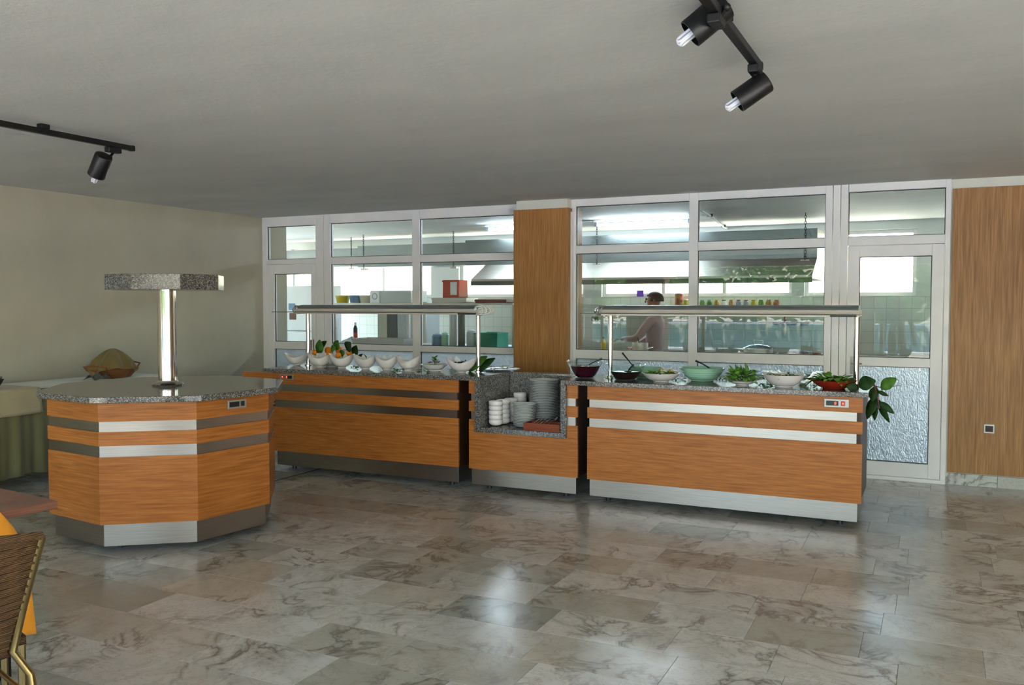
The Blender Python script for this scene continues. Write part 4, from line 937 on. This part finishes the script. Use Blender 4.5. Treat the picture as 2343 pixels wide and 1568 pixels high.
for i, (x0, x1, lb) in enumerate([(-5.55, -4.35, 'lit fluorescent ceiling tube mostly hidden by the wood pillar'), (-3.99, -2.72, 'bright lit fluorescent ceiling tube right of the pillar')]):
    o = Vector(((x0+x1)/2, 2.2, 2.632)); t = thing('fluorescent_lamp', lb, 'lamp', o, 'kitchen fluorescent lamps')
    B(o).box(x0, x1, 2.17, 2.23, 2.60, 2.6315).build('fitting', 'white_enamel', t, bevel=.004)
    for x in (x0+.03, x1-.03): B(o).box(x-.02, x+.02, 2.18, 2.22, 2.548, 2.5995).build('socket_end', 'jar_grey', t)
    B(o).tube([(x0+.05, 2.2, 2.566), (x1-.05, 2.2, 2.566)], .018, 12).build('tube', 'tube_light', t, True)
t = thing('ceiling_conduit', 'thin diagonal conduit running across the kitchen ceiling', 'conduit', at(1605, 482, Z=2.61))
B(t.location).tube([at(1605, 482, Z=2.61), at(1625, 494, Z=2.61), at(1655, 518, Z=2.61), at(1672, 528, Z=2.60)], .016, 8).build('pipe', 'grey_panel', t, True)
for u, v in ((1625, 494), (1655, 518)): q = at(u, v, Z=2.61); B(t.location).box(q.x-.03, q.x+.03, q.y-.012, q.y+.012, 2.60, 2.6315).build('clip', 'black_metal', t)
# worktops
def worktop(name, label, x0, x1, y0, y1, z, mat='satin_steel'):
    o = Vector(((x0+x1)/2, (y0+y1)/2, 0)); t = thing(name, label, 'worktop', o)
    B(o).box(x0, x1, y0, y1, z-.04, z).build('top', mat, t, bevel=.003); B(o).box(x0+.05, x1-.05, y0+.1, y1-.1, .12, .5).build('lower_shelf', mat, t)
    for x in (x0+.04, x1-.04):
        for y in (y0+.04, y1-.04): B(o).box(x-.02, x+.02, y-.02, y+.02, 0, z-.041).build('leg', mat, t)
worktop('prep_table', 'steel prep table right behind the left windows', -7.4, -4.2, .75, 1.7, .90)
worktop('prep_table', 'steel prep table right behind the right windows', -3.75, -.95, .55, 1.05, .90)
worktop('cooking_range', 'long steel cooking range under the extractor hood', -4.9, -1.2, 1.95, 2.9, .92)
worktop('back_counter', 'steel counter along the tiled kitchen back wall', -6.5, .8, 3.3, 3.885, .90)
# rack with shelves and boxes behind the left windows
o = Vector((-6.6, 2.15, 0)); t = thing('shelf_rack', 'tall steel shelf rack behind the left windows', 'rack', o)
for x in (-8.2, -6.62, -5.0):
    for y in (1.93, 2.37): B(o).box(x-.02, x+.02, y-.02, y+.02, 0, 1.5445).build('post', 'satin_steel', t)
B(o).box(-8.2, -5.0, 1.91, 2.39, 1.545, 1.57).build('top_shelf', 'satin_steel', t); B(o).box(-8.2, -5.0, 1.91, 2.39, .98, 1.0).build('lower_shelf', 'satin_steel', t)
def crate(name, label, cat, x0, x1, y0, y1, z0, z1, mat, extra=None):
    o = Vector(((x0+x1)/2, (y0+y1)/2, z0)); t = thing(name, label, cat, o)
    g = B(o); th = .012
    for a in ((x0, x1, y0, y0+th), (x0, x1, y1-th, y1), (x0, x0+th, y0+th, y1-th), (x1-th, x1, y0+th, y1-th)): g.box(*a, z0, z1)
    g.box(x0, x1, y0, y1, z0, z0+th); g.build('body', mat, t, bevel=.003)
    g = B(o); g.box(x0-.008, x1+.008, y0-.008, y0, z1-.03, z1-.006); g.build('rim', mat, t)
    return t, o
t, o = crate('appliance_box', 'white metal appliance box with a round mark on the steel rack', 'appliance', -7.25, -6.58, 1.93, 2.36, 1.571, 1.735, 'grey_panel')
B(o).box(-7.25, -7.09, 1.915, 1.929, 1.572, 1.735).build('front_plate', 'white_enamel', t)
B(o).tube([(-7.17+.04*math.cos(a), 1.913, 1.665+.04*math.sin(a)) for a in [k*PI/10 for k in range(20)]], .005, 6, True).build('round_mark', 'jar_grey', t)
B(o).box(-7.25, -6.58, 1.93, 2.36, 1.7355, 1.745).build('lid', 'white_enamel', t)
for i, (x, mat, lb) in enumerate([(-7.86, 'yellow', 'yellow tub at the left end of the steel rack shelf'), (-7.62, 'picture', 'small blue tub between two yellow tubs on the rack'), (-7.44, 'cream_board', 'cream tub beside the white appliance box')]):
    o = Vector((x, 2.1, 1.571)); t = thing('storage_tub', lb, 'tub', o, 'tubs on the rack')
    B(o).lathe([(.085, 1.571), (.10, 1.66), (.103, 1.665)], (x, 2.1, 0), 20).build('tub_body', mat, t, True); B(o).lathe([(.106, 1.666), (.106, 1.68), (.02, 1.684)], (x, 2.1, 0), 20).build('lid', mat, t, True)
t, o = crate('paper_stack', 'red cardboard box with a white label high on the rack', 'box', -6.11, -5.86, 2.0, 2.25, 1.645, 1.885, 'red_box'); t.name = 'cardboard_box'
B(o).box(-5.99, -5.89, 1.994, 1.999, 1.68, 1.86).build('label_sheet', 'paper', t)
t, o = crate('steel_pan', 'shallow steel roasting pan under the red box', 'pan', -6.25, -5.72, 1.95, 2.3, 1.571, 1.644, 'satin_steel')
t, o = crate('serving_tray', 'dark red plastic tray on the steel rack', 'tray', -5.58, -5.12, 1.95, 2.3, 1.571, 1.62, 'dark_red')
t, o = crate('vegetable_crate', 'green plastic crate behind the left window beside the pillar', 'crate', -5.24, -4.93, 1.30, 1.62, .901, 1.20, 'green_crate')
for k in range(4): B(o).box(-5.235+.015, -4.945, 1.292, 1.299, .94+k*.06, .97+k*.06).build('slot_rib', 'green_crate', t)
# fridge and cupboards
o = Vector((-8.55, 2.3, 0)); t = thing('fridge', 'white fridge with pictures stuck on it behind the left door', 'fridge', o)
B(o).box(-8.86, -8.25, 2.03, 2.6, 0, 1.83).build('body', 'white_enamel', t, bevel=.02)
for z0, z1 in ((.07, 1.15), (1.16, 1.82)):
    d = B(o).box(-8.86, -8.25, 1.98, 2.028, z0, z1).build('door', 'white_enamel', t, bevel=.015); B(o).box(-8.32, -8.29, 1.95, 1.979, (z0+z1)/2-.15, (z0+z1)/2+.15).build('handle', 'grey_panel', d, bevel=.006)
for u, v, m_ in ((668, 702, 'picture'), (670, 724, 'picture_dark')):
    q = at(u, v, Y=1.978); B(o).box(q.x-.06, q.x+.06, 1.973, 1.9785, q.z-.05, q.z+.05).build('stuck_picture', m_, t)
o = Vector((-6.97, 2.7, 0)); t = thing('steel_cabinet', 'tall grey steel cabinet behind the left windows', 'cabinet', o)
B(o).box(-7.55, -6.75, 2.55, 3.0, 0, 1.5).build('body', 'grey_panel', t, bevel=.004)
for x0, x1, m_ in ((-7.545, -7.38, 'cream_board'), (-7.375, -7.20, 'dark_panel'), (-7.195, -6.755, 'grey_panel')):
    d = B(o).box(x0, x1, 2.53, 2.549, .05, 1.48).build('door', m_, t, bevel=.003); B(o).box(x1-.03, x1-.015, 2.51, 2.529, .9, 1.05).build('handle', 'satin_steel', d)
t, o = crate('steel_trough', 'long low steel trough on the table behind the left window', 'trough', -6.86, -6.08, .95, 1.30, .901, 1.115, 'satin_steel')
o = Vector((-7.28, 1.6, .901)); t = thing('detergent_bottle', 'slim black and white bottle behind the left window', 'bottle', o)
B(o).lathe([(.028, .901), (.03, .91), (.03, 1.22), (.014, 1.26)], (-7.28, 1.6, 0), 16).build('bottle_body', 'black_plastic', t, True); B(o).lathe([(.016, 1.261), (.016, 1.30), (.01, 1.305)], (-7.28, 1.6, 0), 14).build('cap', 'paper', t, True); B(o).lathe([(.031, 1.05), (.031, 1.16)], (-7.28, 1.6, 0), 16).build('label_band', 'jar_red', t, True)
o = Vector((-7.16, 1.35, .901)); t = thing('plastic_bag', 'crumpled clear plastic bag on the prep table behind the oranges', 'bag', o)
def bagf(u, w):
    a = u*2*PI; r = .17*math.sin(PI*min(1, w*.9+.1))*(1+.16*math.sin(7*a+9*w)+.1*math.sin(13*a)); return (r*1.2*math.cos(a), r*.7*math.sin(a), .20*w+.02*math.sin(11*a+5*w)*w)
B().grid(bagf, 48, 12, True).build('bag_body', 'pale_bag', t, False)
for i, (x, h, lb) in enumerate([(-6.35, 1.44, 'slim dark steel post leaning behind the left window'), (-6.17, 1.40, 'second slim steel post behind the left window')]):
    pass
for i, (u, w, h, mat, lb) in enumerate([(1037, .05, .52, 'grey_panel', 'left upright steel canister behind the hood post'), (1056, .045, .55, 'dark_panel', 'dark upright canister behind the right hood post'), (1080, .07, .30, 'grey_panel', 'low grey canister next to the right hood post'), (1000, .07, .24, 'picture', 'blue grey jug at the left of the canisters'), (1018, .05, .26, 'mint_ceramic', 'mint coloured jug among the canisters')]):
    q = at(u, 780, Y=1.45); o = Vector((q.x, 1.45, .901)); t = thing('canister', lb, 'canister', o, 'canisters behind the left window')
    B(o).lathe([(w*.96, .901), (w, .91), (w, .90+h), (w*.8, .905+h)], (q.x, 1.45, 0), 20).build('canister_body', mat, t, True); B(o).lathe([(w*.82, .906+h), (w*.82, .92+h), (.01, .935+h)], (q.x, 1.45, 0), 20).build('lid', mat, t, True)
# right: jars on a shelf, knives, pots
o = Vector((-2.5, 3.78, 1.52)); t = thing('spice_shelf', 'narrow shelf under the kitchen back window', 'shelf', o); B(o).box(-4.4, -1.7, 3.68, 3.899, 1.50, 1.52).build('board', 'grey_panel', t)
for x in (-4.2, -3.0, -1.9): B(o).box(x-.01, x+.01, 3.70, 3.899, 1.42, 1.4995).build('bracket', 'satin_steel', t)
jm = ['jar_green', 'jar_green', 'jar_amber', 'paper', 'jar_amber', 'jar_grey', 'jar_grey', 'yellow', 'jar_green', 'jar_amber', 'jar_red', 'jar_red', 'yellow']
words = 'first second third fourth fifth sixth seventh eighth ninth tenth eleventh'.split()
for i in range(11):
    x = -2.96+i*.10; o = Vector((x, 3.75, 1.5205)); t = thing('spice_jar', words[i]+' spice jar from the left on the shelf behind the right hood', 'jar', o, 'spice jars on the shelf')
    B(o).lathe([(.034, 1.5205), (.036, 1.53), (.036, 1.585), (.026, 1.60)], (x, 3.75, 0), 14).build('jar_body', jm[i], t, True); B(o).lathe([(.028, 1.6005), (.028, 1.615), (.01, 1.617)], (x, 3.75, 0), 14).build('lid', jm[(i+5) % 13], t, True)
for i, (u, mat, h, lb) in enumerate([(1553, 'jar_red', .18, 'tall red tin on the shelf left of the window mullion'), (1568, 'yellow', .09, 'small yellow tin beside the red tin')]):
    q = at(u, 690, Y=3.76); o = Vector((q.x, 3.76, 1.5205)); t = thing('food_tin', lb, 'tin', o); B(o).lathe([(.055, 1.5205), (.055, 1.5205+h), (.05, 1.524+h)], (q.x, 3.76, 0), 18).build('tin_body', mat, t, True); B(o).lathe([(.045, 1.5245+h), (.04, 1.53+h)], (q.x, 3.76, 0), 18).build('lid', 'grey_panel', t, True)
q = at(1465, 672, Y=3.95); tag(B((q.x, 3.95, q.z)).box(q.x-.05, q.x+.05, 3.945, 3.955, q.z-.045, q.z+.045).build('window_sticker', 'purple'), 'small purple sticker on the kitchen back window', 'sticker')
o = Vector((-1.785, 3.89, 1.29)); t = thing('knife_rack', 'dark magnetic knife bar on the tiled wall', 'knife rack', o); B(o).box(-2.02, -1.55, 3.872, 3.899, 1.272, 1.308).build('bar', 'dark_side', t, bevel=.002)
for i, (x, lb, m_) in enumerate([(-2.10, 'small ladle hanging left of the knife bar', 'satin_steel'), (-1.86, 'red handled knife on the magnetic bar', 'jar_red'), (-1.68, 'white handled knife on the magnetic bar', 'paper')]):
    o = Vector((x, 3.86, 1.15)); t = thing('kitchen_knife', lb, 'knife', o); B(o).box(x-.013, x+.013, 3.860, 3.8715, 1.30, 1.42).build('handle', m_, t, bevel=.003); B(o).prism([(x-.018, 3.863), (x+.018, 3.863), (x+.018, 3.867), (x-.018, 3.867)], 1.12, 1.2995).build('blade', 'satin_steel', t)
def pot(label, x, y, z, R, h, lid=True, ladle=False):
    o = Vector((x, y, z)); t = thing('cooking_pot', label, 'pot', o)
    B().lathe([(R*.96, 0), (R, .01), (R, h), (R-.004, h), (R-.004, .02), (.002, .02)], (0, 0, 0), 36).build('pot_body', 'satin_steel', t, True)
    for s1 in (-1, 1): B().tube([(s1*R, -.04, h*.75), (s1*(R+.045), -.03, h*.78), (s1*(R+.045), .03, h*.78), (s1*R, .04, h*.75)], .007, 8).build('side_handle', 'polished_steel', t, True)
    if lid:
        l = B().lathe([(R+.012, h), (R+.012, h+.006), (R*.6, h+.035), (.002, h+.045)], (0, 0, 0), 36).build('lid', 'polished_steel', t, True)
        B().tube([(-.045, 0, h+.04), (-.045, 0, h+.085), (.045, 0, h+.085), (.045, 0, h+.04)], .006, 8).build('knob', 'polished_steel', l, True)
    return t
q = at(1735, 800, Y=.80); pot('wide steel pot with a lid behind the right window', q.x, .80, .901, .145, .20)
q = at(1465, 800, Y=.80); pt = pot('open dark steel pot in front of the cook', q.x, .80, .901, .085, .235, False)
o = Vector((q.x, .8, 1.0)); t = thing('ladle', 'thin dark ladle standing in the open pot', 'ladle', o); B(o).tube([(q.x+.03, .8, .95), (q.x-.03, .8, 1.20)], .005, 8).build('handle', 'black_plastic', t); B(o).ball((q.x+.032, .8, .945), .022, 12).build('ladle_bowl', 'black_plastic', t, True)
for i, (u, lb) in enumerate([(1827, 'left one of two small glass jars beside the chopping board'), (1843, 'right one of two small glass jars beside the chopping board')]):
    q = at(u, 806, Y=.72); o = Vector((q.x, .72, .901)); t = thing('glass_jar', lb, 'jar', o, 'two small glass jars'); B().lathe([(.03, 0), (.034, .01), (.034, .15), (.028, .165)], (0, 0, 0), 16).build('jar_body', 'jar_amber', t, True); B().lathe([(.03, .1655), (.03, .185), (.02, .187)], (0, 0, 0), 16).build('lid', 'jar_grey', t, True)
q = at(1868, 808, Y=.75); o = Vector((q.x, .75, .901)); t = thing('chopping_board', 'reddish wooden chopping board leaning low behind the right window', 'board', o)
B().box(-.10, .12, -.06, -.035, 0, .155).build('board', 'reddish_wood', t, bevel=.004); B().box(-.03, .05, -.061, -.034, .156, .175).build('grip', 'reddish_wood', t, bevel=.004)
q = at(1381, 775, Y=.8); o = Vector((q.x, .8, .901)); t = thing('yellow_bottle', 'yellow bottle behind the window right of the pillar', 'bottle', o)
B().lathe([(.026, 0), (.028, .01), (.028, .22), (.012, .27)], (0, 0, 0), 16).build('bottle_body', 'yellow', t, True); B().lathe([(.013, .2705), (.013, .30), (.008, .302)], (0, 0, 0), 12).build('cap', 'jar_green', t, True)
q = at(1361, 730, Y=3.89); t = thing('switch_box', 'small dark switch box on the tiled wall right of the pillar', 'switch', (q.x, 3.89, q.z)); B(t.location).box(q.x-.05, q.x+.05, 3.875, 3.899, q.z-.035, q.z+.035).build('box_body', 'dark_panel', t, bevel=.003); B(t.location).box(q.x-.02, q.x+.02, 3.870, 3.8745, q.z-.012, q.z+.012).build('button', 'black_plastic', t)

# ------------------------------------------------------------------ people
def skin_mesh(pts, edges, rad, root):
    me = bpy.data.meshes.new('tmp'); me.from_pydata([tuple(p) for p in pts], edges, [])
    ob = bpy.data.objects.new('tmp', me); COL.objects.link(ob)
    ob.modifiers.new('skin', 'SKIN').use_smooth_shade = True
    md = ob.modifiers.new('sub', 'SUBSURF'); md.levels = 2
    for i, v in enumerate(me.skin_vertices[0].data): v.radius = rad[i]; v.use_root = (i == root)
    dg = bpy.context.evaluated_depsgraph_get(); dg.update()
    out = bpy.data.meshes.new_from_object(ob.evaluated_get(dg)); bpy.data.objects.remove(ob)
    return out
def person(label, loc, rz, arms, shirt, legs_mat, skin, hair, height=1.72, stance=.10):
    """faces local -Y; arms: for each side (shoulder offset, elbow, wrist) in local metres for a 1.72 m figure"""
    k = height/1.72; P, R, E = [], [], []
    def add(p, r, par=None):
        P.append(Vector(p)*k); R.append((r[0]*k, r[1]*k) if isinstance(r, tuple) else (r*k, r*k))
        if par is not None: E.append((par, len(P)-1))
        return len(P)-1
    pel = add((0, 0, .95), (.155, .115)); wa = add((0, 0, 1.10), (.14, .10), pel); ch = add((0, .005, 1.27), (.165, .115), wa)
    nb = add((0, .015, 1.43), (.085, .075), ch); nk = add((0, .01, 1.49), (.052, .052), nb); jw = add((0, -.012, 1.545), (.062, .072), nk); hd = add((0, -.008, 1.625), (.078, .092), jw); tp = add((0, .0, 1.695), (.052, .062), hd)
    for s in (-1, 1):
        hp = add((s*.09, 0, .88), (.095, .10), pel); kn = add((s*stance, -.01, .48), .06, hp); an = add((s*stance, .01, .09), .042, kn); add((s*stance*1.1, -.13, .035), (.045, .03), an)
    hands = []
    for s, (el, wr) in zip((-1, 1), arms):
        sh = add((s*.175, .01, 1.40), .062, ch); e = add(el, .045, sh); w = add(wr, .031, e)
        d = (Vector(wr)-Vector(el)).normalized(); palm = Vector(wr)+d*.05; pm = add(palm, (.036, .022), w); hands.append((s, palm, d))
    bm = bmesh.new(); bm.from_mesh(skin_mesh(P, E, R, pel))
    for s, palm, d in hands:                      # five separate fingers on each palm
        side = d.cross(Vector((0, 0, 1))); side = side.normalized() if side.length > .1 else Vector((0, 1, 0)); dn = d.cross(side)
        fl = [(-.026, .070, 0), (-.009, .080, 0), (.009, .076, 0), (.026, .060, 0), (-.035*1.0, .045, 1)]
        for off, L, thumb in fl:
            b0 = palm+side*off+d*(.02 if not thumb else -.015); dd = d if not thumb else (d-side*.9).normalized()
            q0 = [b0, b0+dd*L*.45, b0+dd*L*.75+dn*L*.15, b0+dd*L*.92+dn*L*.35]
            bm.from_mesh(skin_mesh([x*k for x in q0], [(0, 1), (1, 2), (2, 3)], [(.009*k,)*2, (.0085*k,)*2, (.008*k,)*2, (.006*k,)*2], 0))
    # face: nose, ears
    nz = [Vector((0, -.098, 1.625)), Vector((0, -.112, 1.600)), Vector((0, -.10, 1.590))]
    bm.from_mesh(skin_mesh([x*k for x in nz], [(0, 1), (1, 2)], [(.010*k,)*2, (.014*k,)*2, (.010*k,)*2], 0))
    for s in (-1, 1): bm.from_mesh(skin_mesh([Vector((s*.076, .012, 1.63))*k, Vector((s*.086, .02, 1.60))*k], [(0, 1)], [(.014*k, .02*k), (.012*k, .016*k)], 0))
    me = bpy.data.meshes.new('body'); bm.to_mesh(me); bm.free()
    for m_ in (shirt, legs_mat, skin, 'black_plastic'): me.materials.append(MAT[m_])
    wrists = [(Vector(w)*k, (Vector(w)-Vector(e)).normalized()) for e, w in arms]
    for p in me.polygons:
        c = p.center; z = c.z/k; mi = 0
        if z < .10: mi = 3
        elif z < .93 and abs(c.x) < .24*k: mi = 1
        if z > 1.465 and abs(c.x) < .13*k: mi = 2
        for w, d in wrists:
            if (c-w).dot(d) > -.02 and (c-w).length < .24: mi = 2
        p.material_index = mi; p.use_smooth = True
    t = thing('person', label, 'person', loc); t.rotation_euler[2] = rz
    ob = bpy.data.objects.new('body', me); COL.objects.link(ob); ob.parent = t
    g = B(); g.grid(lambda u, w: (Vector((.083*math.sin(w*1.75)*math.cos(u*2*PI), .004+.102*math.sin(w*1.75)*math.sin(u*2*PI), 1.625+.095*math.cos(w*1.75)))*k), 24, 8, True)
    bmesh.ops.delete(g.bm, geom=[f for f in g.bm.faces if f.calc_center_median().z < 1.665*k and f.calc_center_median().y < -.03*k], context='FACES')
    g.build('hair', hair, t, True, solid=.012*k)
    for s in (-1, 1): B().ball(Vector((s*.031, -.090, 1.635))*k, .011*k, 10).build('eye', 'black_plastic', t, True)
    B().tube([Vector((-.024, -.090, 1.567))*k, Vector((0, -.097, 1.565))*k, Vector((.024, -.090, 1.567))*k], .004*k, 6).build('mouth', 'radish', t, True)
    return t
# cook: faces -X (left), the near arm reaches forward and down over the pot
q = at(1497, 750, Y=1.38)
person('cook in pinkish grey shirt and blue trousers reaching over a pot behind the window', (q.x, 1.38, 0), -PI/2, [((-.24, -.10, 1.20), (-.14, -.26, 1.08)), ((.26, -.13, 1.18), (.20, -.30, 1.17))], 'shirt_cloth', 'denim', 'skin', 'hair', 1.70, .11)
person('dark silhouette of a standing person mirrored in the glass door', (-.72, -10.7, 0), PI, [((-.27, .02, 1.13), (-.30, -.06, .88)), ((.26, .0, 1.12), (.25, -.04, .86))], 'dark_clothes', 'dark_clothes', 'skin', 'hair', 1.70, .11)  # figure added behind the camera, seen only as a reflection
